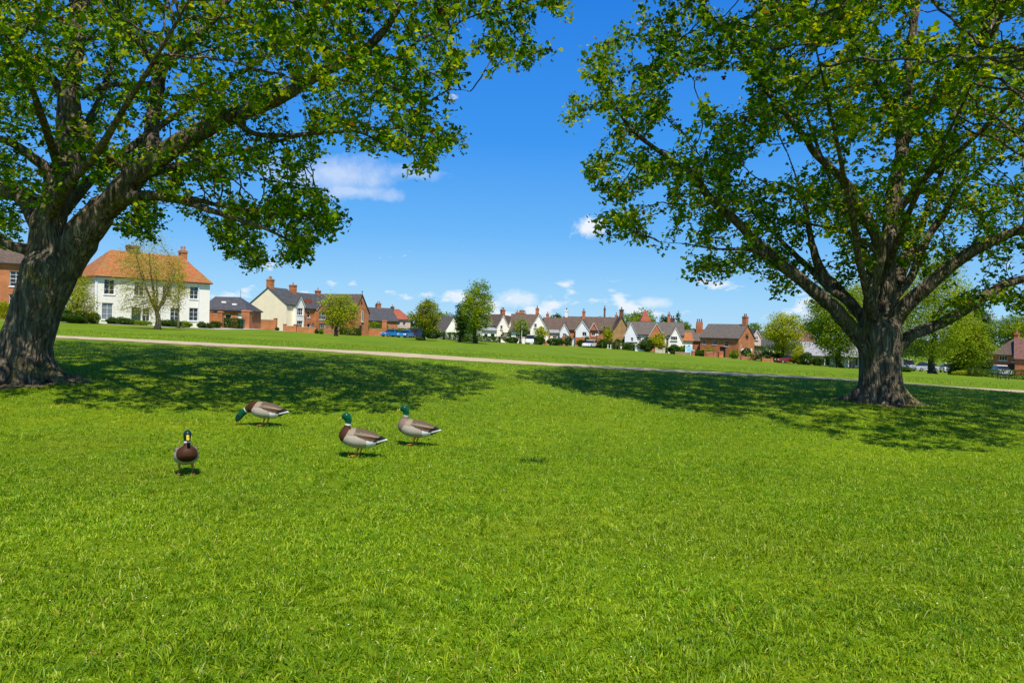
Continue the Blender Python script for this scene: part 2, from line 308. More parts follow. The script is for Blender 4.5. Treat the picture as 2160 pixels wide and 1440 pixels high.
# ------------------------------------------------------------------ grass blades
def noise2(x, y, sc, seed):
    """cheap smooth value noise"""
    r = np.random.default_rng(seed); T = r.random((64, 64)); x = x / sc; y = y / sc
    xi = np.floor(x).astype(int); yi = np.floor(y).astype(int); fx = x - xi; fy = y - yi; fx = fx * fx * (3 - 2 * fx); fy = fy * fy * (3 - 2 * fy)
    g = lambda i, j: T[i % 64, j % 64]
    return (g(xi, yi) * (1 - fx) + g(xi + 1, yi) * fx) * (1 - fy) + (g(xi, yi + 1) * (1 - fx) + g(xi + 1, yi + 1) * fx) * fy
def make_grass():
    r = RNG; bands = [(2.0, 4.5, 7000), (4.5, 7, 4800), (7, 10, 2900), (10, 14, 1150), (14, 20, 520), (20, 27, 210), (33, 46, 70)]
    xs, ys, sc = [], [], []
    for y0, y1, den in bands:
        w1 = 0.76 * y1 + 4.0; n = int((y1 - y0) * 2 * w1 * den)
        x = r.uniform(-w1, w1, n); y = r.uniform(y0, y1, n); k = np.abs(x) < np.where(r.random(n) < 0.45, 0.76 * y + 4.0, 0.72 * y + 0.8)
        xs.append(x[k]); ys.append(y[k]); sc.append(np.full(k.sum(), 1.0 if y1 <= 10 else (1.25 if y1 <= 14 else (1.6 if y1 <= 20 else (2.0 if y1 < 30 else 2.6)))))
    x = np.concatenate(xs); y = np.concatenate(ys); sc = np.concatenate(sc)
    # gather blades into loose tufts
    tuft = 0.075; rx_ = x * 0.83 + y * 0.56 + 0.9 * noise2(x, y, 0.7, 21); ry_ = -x * 0.56 + y * 0.83 + 0.9 * noise2(x, y, 0.8, 22)
    cx = np.floor(rx_ / tuft); cy = np.floor(ry_ / tuft); hsh = np.sin(cx * 12.9898 + cy * 78.233) * 43758.5453; h1 = hsh - np.floor(hsh); hs2 = np.sin(cx * 39.35 + cy * 11.13) * 24634.63; h2 = hs2 - np.floor(hs2)
    kk = np.where(h1 < 0.16, r.random(len(x)) < 0.45, True); k = kk        # thinner spots between tufts
    x, y, sc, h1, h2, rx_, ry_, cx, cy = (q_[k] for q_ in (x, y, sc, h1, h2, rx_, ry_, cx, cy))
    for (bx, by), rb in SOIL:                                   # worn ground round the two big trunks
        d_ = np.hypot(x - bx, y - by) / (rb * (0.7 + 0.6 * noise2(x, y, 0.45, 31))); keep = r.random(len(x)) < np.clip((d_ - 0.72) / 0.45, 0.04, 1)
        x, y, sc, h1, h2, rx_, ry_, cx, cy = (q_[keep] for q_ in (x, y, sc, h1, h2, rx_, ry_, cx, cy))
    n = len(x); z = TZ(x, y)
    clump = noise2(x, y, 0.35, 1); big = noise2(x, y, 2.6, 2); fine = noise2(x, y, 0.09, 4)
    # blades radiate from the middle of their tuft and curl over
    qx, qy = rx_ / tuft - cx, ry_ / tuft - cy; ox, oy = qx - (0.25 + 0.5 * h1), qy - (0.25 + 0.5 * h2); rad = np.hypot(ox, oy)
    H = (0.019 + 0.023 * r.random(n) ** 1.6) * (0.35 + 0.75 * clump + 0.70 * h2) * (1.15 - 0.6 * np.clip(rad, 0, 0.8)) * np.where(r.random(n) < 0.04, 1.5, 1)
    sp = np.hypot((x - (G(1125, 968, 9.0)[0])) / 0.20, (y - 9.05) / 0.12) < 1 + 0.4 * (r.random(n) - 0.5); H = np.where(sp, H * 1.6, H)     # one dark longer tuft
    H *= np.where(sc > 1.2, 1.0 + 0.25 * (sc - 1), 1)
    wd = 0.0024 * (0.7 + 0.8 * r.random(n)) * sc
    a = np.arctan2(-0.56 * ox + 0.83 * oy, 0.83 * ox + 0.56 * oy) if False else np.arctan2(0.56 * ox + 0.83 * oy, 0.83 * ox - 0.56 * oy)
    a = a + r.normal(0, 0.9, n); L_ = H * 1.35
    th0 = 0.1 + 0.75 * r.random(n); th1 = th0 + 0.2 + 1.5 * r.random(n) ** 1.3
    da = r.normal(0, 0.5, n); tw = a + math.pi / 2 + r.normal(0, 0.5, n)
    wv = np.c_[np.cos(tw) * wd, np.sin(tw) * wd, r.normal(0, 0.3, n) * wd]
    P0 = np.c_[x, y, z - 0.003]
    def stepv(th, az): return np.c_[np.sin(th) * np.cos(az), np.sin(th) * np.sin(az), np.cos(th)]
    P1 = P0 + stepv(th0, a) * (L_ * 0.42)[:, None]; P2 = P1 + stepv((th0 + th1) / 2, a + da * 0.5) * (L_ * 0.34)[:, None]; P3 = P2 + stepv(th1, a + da) * (L_ * 0.30)[:, None]
    Vv = np.stack([P0 - wv, P0 + wv, P1 + wv * 0.95, P1 - wv * 0.95, P2 + wv * 0.7, P2 - wv * 0.7, P3], 1).reshape(-1, 3)
    b = np.arange(n) * 7
    li = np.c_[b, b + 1, b + 2, b + 3, b + 3, b + 2, b + 4, b + 5, b + 5, b + 4, b + 6].ravel(); lt = np.tile((4, 4, 3), n)
    # colour of each blade: deep green, fresh green, yellow green, now and then straw
    q = 0.50 * r.random(n) + 0.12 * big + 0.14 * fine + 0.26 * h1 - 0.02
    cA = np.array((0.026, 0.082, 0.002)); cB = np.array((0.170, 0.312, 0.002)); cC = np.array((0.44, 0.53, 0.024))
    f1 = np.clip(q / 0.5, 0, 1)[:, None]; f2 = np.clip((q - 0.5) / 0.35, 0, 1)[:, None]
    c = cA * (1 - f1) + cB * f1; c = c * (1 - f2) + cC * f2
    c = c * (0.86 + 0.24 * noise2(x, y, 1.1, 41) + 0.14 * noise2(x, y, 3.7, 42))[:, None]; wn = np.clip((noise2(x, y, 1.9, 43) - 0.72) / 0.2, 0, 1)[:, None] * 0.32; c = c * (1 - wn) + np.array((0.27, 0.28, 0.02)) * wn      # duller and yellower patches
    st = r.random(n); c[st < 0.028] = (0.50, 0.52, 0.14); c[st < 0.010] = (0.42, 0.33, 0.08); c[(st > 0.99)] = (0.30, 0.23, 0.01)
    c[sp] = c[sp] * 0 + np.array((0.03, 0.085, 0.006))
    return mesh_obj('grass', Vv, (li, lt), leafmat('grass_blade', 0.34, 0.45, 0.22, (1.25, 1.2, 0.5)), cols=np.repeat(c, 7, 0))
SOIL = [(tuple(G(58, 800, 14)[:2]), 0.92), (tuple(G(1858, 848, 17)[:2]), 0.82)]
m_soil = simple('bare_soil', (0.20, 0.14, 0.07), 0.95, 0.1, 0.45, 5.0, 0.8, 50)
for i_, ((bx, by), rb) in enumerate(SOIL):
    vs, fs = [(bx, by, tz(bx, by) + 0.006)], []; na = 72
    for k_ in range(1, 7):
        for j_ in range(na):
            a_ = j_ * 2 * math.pi / na; q_ = rb * k_ / 6 * (1 + (0.16 * math.sin(3 * a_ + i_) + 0.12 * math.sin(7 * a_ + 2 * i_) + 0.07 * math.sin(13 * a_)) * k_ / 6); X_, Y_ = bx + q_ * math.cos(a_), by + q_ * math.sin(a_); vs.append((X_, Y_, tz(X_, Y_) + 0.006))
    for j_ in range(na): fs.append((0, 1 + j_, 1 + (j_ + 1) % na))
    for k_ in range(5):
        for j_ in range(na): a_, b_ = 1 + k_ * na + j_, 1 + k_ * na + (j_ + 1) % na; fs.append((a_, a_ + na, b_ + na, b_))
    tag(mesh_obj('bare_soil', vs, fs, m_soil, smooth=True), kind='structure')
if not SKIP_GRASS:
    tag(make_grass(), 'short bright green lawn grass', 'grass', kind='stuff')
# fallen blossom petals and daisies, tiny white specks on the lawn
r = np.random.default_rng(5); n = 800; yy = 3.0 + 17 * r.random(n) ** 0.9; xx = r.uniform(-1, 1, n) * (0.72 * yy + 0.5)
vs, fs = [], []
for x, y in zip(xx, yy):
    s = r.uniform(0.0025, 0.0055) * (1 + 0.02 * y); z = tz(x, y) + r.uniform(0.022, 0.038); a = r.uniform(0, 6.28); b = len(vs); k = 5
    vs.append((x, y, z + s * 0.5))
    for i in range(k): vs.append((x + s * math.cos(a + i * 6.283 / k), y + s * math.sin(a + i * 6.283 / k), z + r.uniform(-0.3, 0.3) * s))
    for i in range(k): fs.append((b, b + 1 + i, b + 1 + (i + 1) % k))
tag(mesh_obj('petals', vs, fs, simple('petal', (0.75, 0.74, 0.62), 0.6, 0.2, 0.1)), 'tiny white petals scattered over the lawn', 'petals', kind='stuff')
# ------------------------------------------------------------------ trees
def in_poly(px, py, poly):
    c = np.zeros(len(px), bool); n = len(poly)
    for i in range(n):
        x1, y1 = poly[i]; x2, y2 = poly[(i + 1) % n]
        if y1 == y2: continue
        k = ((y1 > py) != (y2 > py)) & (px < (x2 - x1) * (py - y1) / (y2 - y1) + x1); c ^= k
    return c
def colonise(seedP, seedPar, att, step, dinf, dkill, iters=140, up=0.06, rng=None, jit=0.12):
    P = [np.array(seedP, float)]; Par = [np.array(seedPar, int)]; N = len(seedP); pos = np.array(seedP, float)
    d = np.empty(len(att)); ni = np.empty(len(att), int)
    for i in range(0, len(att), 2000):
        q = ((att[i:i+2000, None] - pos[None]) ** 2).sum(-1); ni[i:i+2000] = q.argmin(1); d[i:i+2000] = np.sqrt(q.min(1))
    alive = np.ones(len(att), bool); grown = {}
    for it in range(iters):
        act = np.where(alive & (d < dinf))[0]
        if len(act) == 0: break
        v = att[act] - pos[ni[act]]; v /= np.linalg.norm(v, axis=1)[:, None] + 1e-9
        un, invx = np.unique(ni[act], return_inverse=True); acc = np.zeros((len(un), 3)); np.add.at(acc, invx, v)
        acc /= np.linalg.norm(acc, axis=1)[:, None] + 1e-9; acc += rng.normal(0, jit, acc.shape); acc[:, 2] += up
        acc /= np.linalg.norm(acc, axis=1)[:, None] + 1e-9
        keep = np.array([grown.get(int(u), 0) < 4 for u in un])
        if not keep.any(): break
        for u in un[keep]: grown[int(u)] = grown.get(int(u), 0) + 1
        new = pos[un[keep]] + acc[keep] * step; s = len(pos); pos = np.vstack([pos, new]); P.append(new); Par.append(un[keep])
        al = np.where(alive)[0]
        for i in range(0, len(al), 1500):
            a = al[i:i+1500]; q = ((att[a, None] - new[None]) ** 2).sum(-1); j = q.argmin(1); qd = np.sqrt(q[np.arange(len(a)), j]); b = qd < d[a]
            d[a[b]] = qd[b]; ni[a[b]] = s + j[b]
        alive &= d > dkill
    return pos, np.concatenate(Par)
def radii(par, n, fixed, tip=0.006, p=2.35):
    acc = np.zeros(n); r = np.zeros(n)
    for i in range(n - 1, -1, -1):
        r[i] = fixed[i] if fixed[i] > 0 else max(tip, acc[i] ** (1 / p))
        if par[i] >= 0 and fixed[i] <= 0: acc[par[i]] += r[i] ** p
    return r
def branch_mesh(pos, par, r, nfix, sides=(8, 6, 4, 3)):
    n = len(pos); kids = [[] for _ in range(n)]
    for i in range(nfix, n): kids[par[i]].append(i)
    vs, fs, b = [], [], 0
    starts = [i for i in range(nfix, n) if par[i] < nfix]
    stack = list(starts)
    while stack:
        i = stack.pop(); ch = [par[i], i]
        while kids[ch[-1]]:
            k = sorted(kids[ch[-1]], key=lambda q: -r[q]); stack += k[1:]; ch.append(k[0])
        pp = pos[ch]; rr = np.minimum(r[ch], r[ch[1]] * 1.15); rr[-1] *= 0.5
        m = sides[0] if rr[1] > 0.05 else sides[1] if rr[1] > 0.025 else sides[2] if rr[1] > 0.012 else sides[3]
        v, f = tube(pp, rr, m, cap=False); vs.append(v); fs += [tuple(b + q for q in x) for x in f]; b += len(v)
    return (np.vstack(vs) if vs else np.zeros((0, 3))), fs
LEAF = np.array([(0, 0, 0), (0.40, -0.08, 0.08), (0.60, 0.26, 0.02), (0.30, 0.46, 0.06), (0.36, 0.86, -0.04), (0, 1.05, -0.10), (-0.36, 0.86, -0.04), (-0.30, 0.46, 0.06), (-0.60, 0.26, 0.02), (-0.40, -0.08, 0.08)])
LEAF_F = [(0, 1, 2, 3), (0, 3, 4, 5), (0, 5, 6, 7), (0, 7, 8, 9)]
OVAL = np.array([(0, 0, 0), (0.36, 0.4, 0.08), (0, 1.0, -0.06), (-0.36, 0.4, 0.08)]); OVAL_F = [(0, 1, 2), (0, 2, 3)]
def leaves(points, size, rng, template='lobed', upbias=0.6):
    T, Fc = (LEAF, LEAF_F) if template == 'lobed' else (OVAL, OVAL_F)
    n = len(points); nrm = rng.normal(0, 1, (n, 3)); nrm[:, 2] = np.abs(nrm[:, 2]) + upbias; nrm /= np.linalg.norm(nrm, axis=1)[:, None]
    d = rng.normal(0, 1, (n, 3)); d[:, 2] -= 0.5; d -= nrm * (d * nrm).sum(1)[:, None]; d /= np.linalg.norm(d, axis=1)[:, None] + 1e-9
    s = np.cross(d, nrm); sz = (size * (0.6 + 0.75 * rng.random(n)))[:, None, None] if np.isscalar(size) else (size * (0.6 + 0.75 * rng.random(n)))[:, None, None]
    V = points[:, None] + sz * (T[None, :, 0:1] * s[:, None] + T[None, :, 1:2] * d[:, None] + T[None, :, 2:3] * nrm[:, None])
    k = len(T); b = np.arange(n)[:, None] * k; fl = np.array([i for f in Fc for i in f]); lt = np.tile([len(f) for f in Fc], n)
    return V.reshape(-1, 3), (b + fl[None]).ravel(), lt, k
def leaf_colours(pts, pal, rng, nscale=1.2, spread=0.55):
    a = noise2(pts[:, 0] + 0.7 * pts[:, 2], pts[:, 1] - 0.6 * pts[:, 2], nscale, 9); q = np.clip(spread * rng.random(len(pts)) + (1 - spread) * a, 0, 0.999)
    pal = np.array(pal); u = q * (len(pal) - 1); i = u.astype(int); f = (u - i)[:, None]
    return (pal[i] * (1 - f) + pal[np.minimum(i + 1, len(pal) - 1)] * f) * rng.uniform(0.8, 1.2, (len(pts), 1))

def smooth_resample(pts, step):
    P = np.array(pts, float); seg = np.r_[0, np.cumsum(np.linalg.norm(np.diff(P[:, :3], axis=0), axis=1))]
    n = max(2, int(seg[-1] / step) + 1); s = np.linspace(0, seg[-1], n)
    # Catmull-Rom through the traced points
    Q = np.vstack([2 * P[0] - P[1], P, 2 * P[-1] - P[-2]]); out = []
    for x in s:
        i = min(np.searchsorted(seg, x, 'right') - 1, len(P) - 2); u = (x - seg[i]) / max(seg[i + 1] - seg[i], 1e-9)
        a, b, c, d = Q[i], Q[i + 1], Q[i + 2], Q[i + 3]
        out.append(0.5 * (2 * b + (c - a) * u + (2 * a - 5 * b + 4 * c - d) * u * u + (3 * b - a - 3 * c + d) * u ** 3))
    out = np.array(out); out[:, 3] = np.interp(s, seg, P[:, 3]); return out
def remesh(name, v, f, voxel, mat, parent, smooth_it=3, disp=0.0, seed=0):
    o = mesh_obj(name, v, f)
    m = o.modifiers.new('r', 'REMESH'); m.mode = 'VOXEL'; m.voxel_size = voxel
    if smooth_it: sm = o.modifiers.new('s', 'SMOOTH'); sm.iterations = smooth_it; sm.factor = 0.5
    dg = bpy.context.evaluated_depsgraph_get(); me = bpy.data.meshes.new_from_object(o.evaluated_get(dg)); old = o.data
    o.modifiers.clear(); o.data = me; bpy.data.meshes.remove(old); me.name = name
    me.materials.clear(); me.materials.append(mat); me.polygons.foreach_set('use_smooth', np.ones(len(me.polygons), bool))
    o.parent = parent; return o

m_bark = barkmat('grey_bark', (0.036, 0.028, 0.018), (0.42, 0.335, 0.225), (0.17, 0.155, 0.02))  # strong pale patches paint sun dapples into the big trees' bark
m_bark2 = barkmat('brown_bark', (0.05, 0.04, 0.03), (0.20, 0.17, 0.125), (0.10, 0.10, 0.03), 9, 2)
m_leaf = leafmat('plane_leaf', 0.45, 0.5, 0.12, (1.9, 1.5, 0.35))
PAL_BIG = [(0.016, 0.062, 0.003), (0.042, 0.132, 0.003), (0.110, 0.240, 0.003), (0.285, 0.395, 0.004), (0.520, 0.515, 0.008)]

def big_tree(label, base, Y, trunk, limbs, roots, polys, axis_px, span, depth, natt, seed, leaf_size, root_r, lpc=5, lscale=1.0):
    rng = np.random.default_rng(seed); ppm = F / Y
    B = G(*base, Y)
    root = thing('broadleaf_tree', label, 'tree', B)
    segs = []                                        # (world xyz, radius)
    def W_(pts, ls_=1.0):
        out = []
        for p in pts:
            dy = p[3] if len(p) > 3 else 0.0; w = U(p[0], p[1], Y + dy); rr_ = p[2] if p[2] > 33 else p[2] * 0.88; rr_ *= ls_; rr_ *= 1.0 if abs(dy) < 1.7 else 0.62; out.append((*w, rr_ / F * (Y + dy)))
        return out
    tr = smooth_resample(W_(trunk), 0.12); tr[0, 2] -= 0.3
    v, f = tube(tr[:, :3], tr[:, 3], 28); V = [v]; Fs = list(f); nb = len(v)
    fatP, fatR = [tr[:, :3]], [tr[:, 3]]
    rs = random.Random(seed)
    for k in range(roots):                            # buttress roots running into the lawn
        a = k * 2 * math.pi / roots + rs.uniform(-0.25, 0.25); L = rs.uniform(0.75, 1.35) * root_r; w0 = rs.uniform(0.10, 0.17)
        d = np.array((math.cos(a), math.sin(a)))
        pts = []
        for u, h, w in ((0.30, 0.55, w0 * 1.2), (0.58, 0.26, w0 * 1.15), (0.85, 0.10, w0 * 0.9), (1.15, 0.0, w0 * 0.65), (1.5, -0.07, w0 * 0.45)):
            xy = B[:2] + d * u * L * 0.75; g = tz(xy[0], xy[1]); pts.append((xy[0], xy[1], g + h * 0.9 - 0.02, w))
        q = smooth_resample(pts, 0.08); v, f = tube(q[:, :3], q[:, 3], 10); V.append(v); Fs += [tuple(nb + i for i in x) for x in f]; nb += len(v)
    seedP, seedPar, seedR = [], [], []
    thin = []
    for L in limbs:
        q = smooth_resample(W_(L, lscale), 0.16); wob = rng.normal(0, 1, (len(q), 3)); k = np.ones(5) / 5
        for c in range(3): q[:, c] += np.convolve(np.pad(wob[:, c], 2, mode='edge'), k, 'valid') * 0.25 * q[:, 3]
        v, f = tube(q[:, :3], q[:, 3], 14 if q[0, 3] > 0.1 else 9); V.append(v); Fs += [tuple(nb + i for i in x) for x in f]; nb += len(v)
        s0 = len(seedP); far = int(0.18 * len(q))
        for i, p in enumerate(q): seedP.append(p[:3]); seedPar.append(len(seedP) - 2 if i else -1); seedR.append(p[3])
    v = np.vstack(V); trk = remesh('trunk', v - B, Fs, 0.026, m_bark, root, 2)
    # crown attractors
    A = []
    tot = sum(w for _, w, _ in polys)
    for poly, w, dens in polys:
        poly = np.array(poly, float); lo, hi = poly.min(0), poly.max(0); want = int(natt * w / tot); got = 0
        while got < want:
            px = rng.uniform(lo[0], hi[0], 4000); py = rng.uniform(lo[1], hi[1], 4000); k = in_poly(px, py, poly)
            hole = noise2(px, py, dens, seed + 3) > 0.36; k &= hole
            px, py = px[k][:want - got], py[k][:want - got]
            s = np.where(px > axis_px, (px - axis_px) / span[1], (axis_px - px) / span[0]); m = np.sqrt(np.clip(1 - s ** 2, 0.03, 1))
            fr = depth[0] * (1 + depth[2] * (px - axis_px) / 700); dy = np.where(rng.random(len(px)) < 0.40, -fr * m * rng.random(len(px)) ** 0.8, depth[1] * m * rng.random(len(px)) ** 0.8)
            for a, b_, c in zip(px, py, dy):
                w_ = U(a, b_, Y + c)
                if w_[2] > tz(w_[0], w_[1]) + 2.3 + (0.66 if a < 2180 else 0.22) * max(0.0, -c): A.append(w_)
            got += len(px)
    A = np.array(A); nfix = len(seedP)
    pos, par = colonise(seedP, seedPar, A, 0.16, 4.5, 0.24, rng=rng, up=0.05, jit=0.24)
    fixed = np.zeros(len(pos)); fixed[:nfix] = seedR; r = radii(par, len(pos), fixed, 0.0066, 2.3)
    r[nfix:] = np.minimum(r[nfix:], 0.075)
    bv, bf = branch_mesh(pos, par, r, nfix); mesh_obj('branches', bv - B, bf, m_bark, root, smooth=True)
    kid = np.zeros(len(pos), int); np.add.at(kid, par[nfix:], 1)
    tips = np.where((np.arange(len(pos)) >= nfix) & (r < 0.0132))[0]
    pr = np.repeat(tips, np.where(kid[tips] == 0, lpc + 3, lpc - 2)); lp = pos[pr] + rng.normal(0, 1, (len(pr), 3)) * np.array((0.085, 0.085, 0.075))
    lv, ll, lt, k = leaves(lp, leaf_size, rng, 'lobed', 0.5)
    c = leaf_colours(lp, PAL_BIG, rng, 1.1, 0.6); st = rng.random(len(c)); c[st < 0.02] = (0.16, 0.09, 0.02); c[st < 0.006] = (0.10, 0.03, 0.02)
    mesh_obj('crown', lv - B, (ll, lt), m_leaf, root, cols=np.repeat(c, k, 0))
    open('/tmp/stats.txt', 'a').write('%d nodes %d leaves %d trunk\n' % (len(pos), len(lp), len(trk.data.vertices)))
    return root

L_trunk = [(48, 806, 63), (52, 780, 57), (54, 728, 50), (66, 690, 48), (80, 640, 48), (96, 600, 51), (107, 565, 54), (110, 540, 44), (112, 522, 26)]
L_limbs = [
 [(100, 545, 36), (101, 480, 34), (126, 400, 31, .1), (142, 333, 28, .2), (143, 267, 27, .3), (145, 217, 26, .3), (152, 167, 18, .3), (161, 100, 17, .4), (163, 33, 16, .5), (163, -60, 14, .6), (170, -200, 10, .6), (190, -380, 6, .6)],
 [(132, 570, 38), (184, 484, 35, -.1), (230, 432, 31, -.2), (268, 392, 29, -.3), (303, 360, 28, -.4), (345, 330, 25, -.5), (400, 296, 23, -.6), (460, 261, 21, -.7), (520, 236, 18, -.8), (580, 210, 16, -.9), (640, 180, 14, -1), (700, 145, 12, -1.1), (760, 110, 11, -1.2), (800, 75, 10, -1.2), (830, 35, 8, -1.3), (850, 0, 7, -1.3), (880, -60, 5, -1.3), (930, -160, 3, -1.3)],
 [(312, 360, 22, -.4), (322, 330, 18, -.3), (319, 280, 17, -.1), (325, 220, 17, .1), (335, 165, 16, .2), (345, 140, 13, .3), (380, 105, 12, .5), (420, 70, 11, .7), (455, 35, 10, .9), (480, 0, 9, 1), (520, -60, 7, 1.2), (580, -150, 5, 1.4)],
 [(335, 165, 12, .2), (322, 130, 9, 0), (290, 85, 10, -.2), (255, 50, 9, -.4), (245, 20, 8, -.5), (240, -40, 6, -.7), (225, -150, 4, -.8)],
 [(322, 180, 8, .1), (280, 180, 7, .1), (240, 178, 7, 0), (210, 185, 7, 0), (178, 205, 6, .1)],
 [(290, 372, 15, -.4), (270, 358, 12, -.4), (240, 335, 11, -.3), (213, 320, 11, -.2), (187, 293, 11, -.1), (170, 255, 9, .1)],
 [(142, 225, 14, .3), (127, 188, 12, .2), (97, 150, 11, 0), (60, 117, 10, -.2), (17, 97, 8, -.4), (-60, 60, 6, -.8), (-160, 0, 4, -1.2)],
 [(158, 70, 11, .4), (140, 50, 9, .5), (110, 25, 8, .7), (90, 0, 7, .8), (50, -70, 5, 1)],
 [(112, 400, 18, .1), (98, 358, 14, -.1), (67, 333, 12, -.3), (33, 307, 10, -.5), (0, 293, 9, -.7), (-70, 265, 7, -1), (-180, 210, 4, -1.4)],
 [(92, 480, 32), (75, 440, 28, .2), (45, 415, 23, .4), (0, 393, 18, .7), (-60, 363, 14, 1), (-150, 315, 10, 1.6), (-300, 260, 6, 2.4)],
 [(85, 535, 18), (60, 527, 14, -.2), (30, 519, 12, -.3), (0, 506, 10, -.4), (-60, 488, 8, -.6), (-150, 460, 5, -.9)],
 [(495, 250, 9, -.7), (510, 264, 8, -.7), (535, 282, 7, -.6), (600, 287, 6, -.4), (680, 281, 5, -.2), (750, 277, 4, 0), (800, 300, 3, .1), (850, 330, 2.5, .2)],
 [(745, 125, 7, -1.2), (760, 139, 5, -1.2), (790, 157, 5, -1.2), (833, 187, 4, -1.1), (867, 220, 3.5, -1), (876, 253, 3, -.9), (900, 290, 2.5, -.8)],
 [(770, 112, 6, -1.2), (833, 123, 4.5, -1.3), (867, 97, 4, -1.4), (905, 75, 4, -1.4), (950, 58, 3.5, -1.5), (1000, 33, 3, -1.5), (1070, 20, 2.5, -1.6)],
 [(870, 240, 3.5, -1), (900, 216, 3.5, -1.1), (923, 203, 3, -1.1), (953, 188, 2.6, -1.2), (992, 193, 2, -1.2)],
 [(255, 425, 22, -.2), (290, 414, 14, -.5), (333, 412, 12, -.7), (383, 422, 10, -.9), (433, 440, 8, -1.1), (500, 462, 6, -1.2), (560, 482, 5, -1.2), (620, 512, 3, -1.2)],
 [(370, 418, 8, -.8), (410, 420, 7, -.6), (450, 430, 6, -.4), (550, 448, 5, -.1), (640, 455, 3.5, .1), (705, 462, 2.5, .2)],
 [(390, 312, 9, -.5), (410, 335, 7, -.7), (440, 355, 6, -.9), (462, 372, 5, -1.1), (500, 380, 3, -1.2)],
 [(165, 30, 12, .5), (230, -60, 9, 1.2), (330, -160, 7, 1.8), (450, -260, 5, 2.4)],
 [(850, 0, 5, -1.3), (930, -40, 4, -1), (1020, -80, 3.5, -.6), (1120, -110, 3, -.2)],
 # limbs reaching towards and away from the lawn side
 [(104, 470, 13, 0), (136, 400, 11, -1), (200, 330, 16, -2.2), (260, 230, 12, -3.3), (330, 120, 9, -4.2), (400, 0, 6, -5)],
 [(110, 480, 16, .3), (180, 390, 12, 1.4), (290, 300, 14, 2.8), (420, 210, 11, 4), (560, 120, 8, 5), (680, 40, 5, 5.6)],
 [(128, 380, 12, .2), (90, 250, 9, -1.6), (40, 130, 10, -2.8), (-20, 20, 7, -3.6)],
 [(140, 330, 18, .2), (200, 230, 13, 1.8), (240, 120, 10, 3.2), (260, 10, 7, 4.2), (300, -120, 5, 5)],
 [(300, 362, 16, -.4), (390, 350, 11, 1.2), (500, 320, 8, 2.6), (620, 290, 6, 3.6), (740, 260, 4, 4)],
]
P_main = [(-650, -560), (350, -640), (900, -480), (1150, -280), (1215, -100), (1197, 0), (1203, 55), (1170, 105), (1092, 162), (1060, 132), (1000, 118), (980, 185), (1008, 196), (975, 240), (990, 300), (940, 345), (872, 382), (815, 372), (770, 320), (720, 332), (660, 338), (600, 325), (520, 300), (470, 305), (400, 340), (350, 385), (300, 400), (200, 420), (120, 440), (60, 470), (-100, 500), (-650, 430)]
P_low = [(300, 405), (400, 345), (450, 345), (520, 372), (600, 402), (690, 402), (737, 460), (700, 490), (650, 560), (580, 560), (520, 578), (470, 530), (430, 482), (380, 492), (330, 500), (300, 512), (255, 492), (275, 460)]
P_gap = [(430, 300), (600, 300), (660, 345), (650, 410), (560, 385), (440, 350)]
P_left = [(-600, 430), (0, 430), (60, 470), (50, 500), (0, 535), (-200, 560), (-600, 560)]
R_trunk = [(1858, 852, 55), (1858, 830, 47), (1857, 800, 42), (1856, 760, 40), (1855, 725, 43), (1853, 695, 46), (1856, 670, 34)]
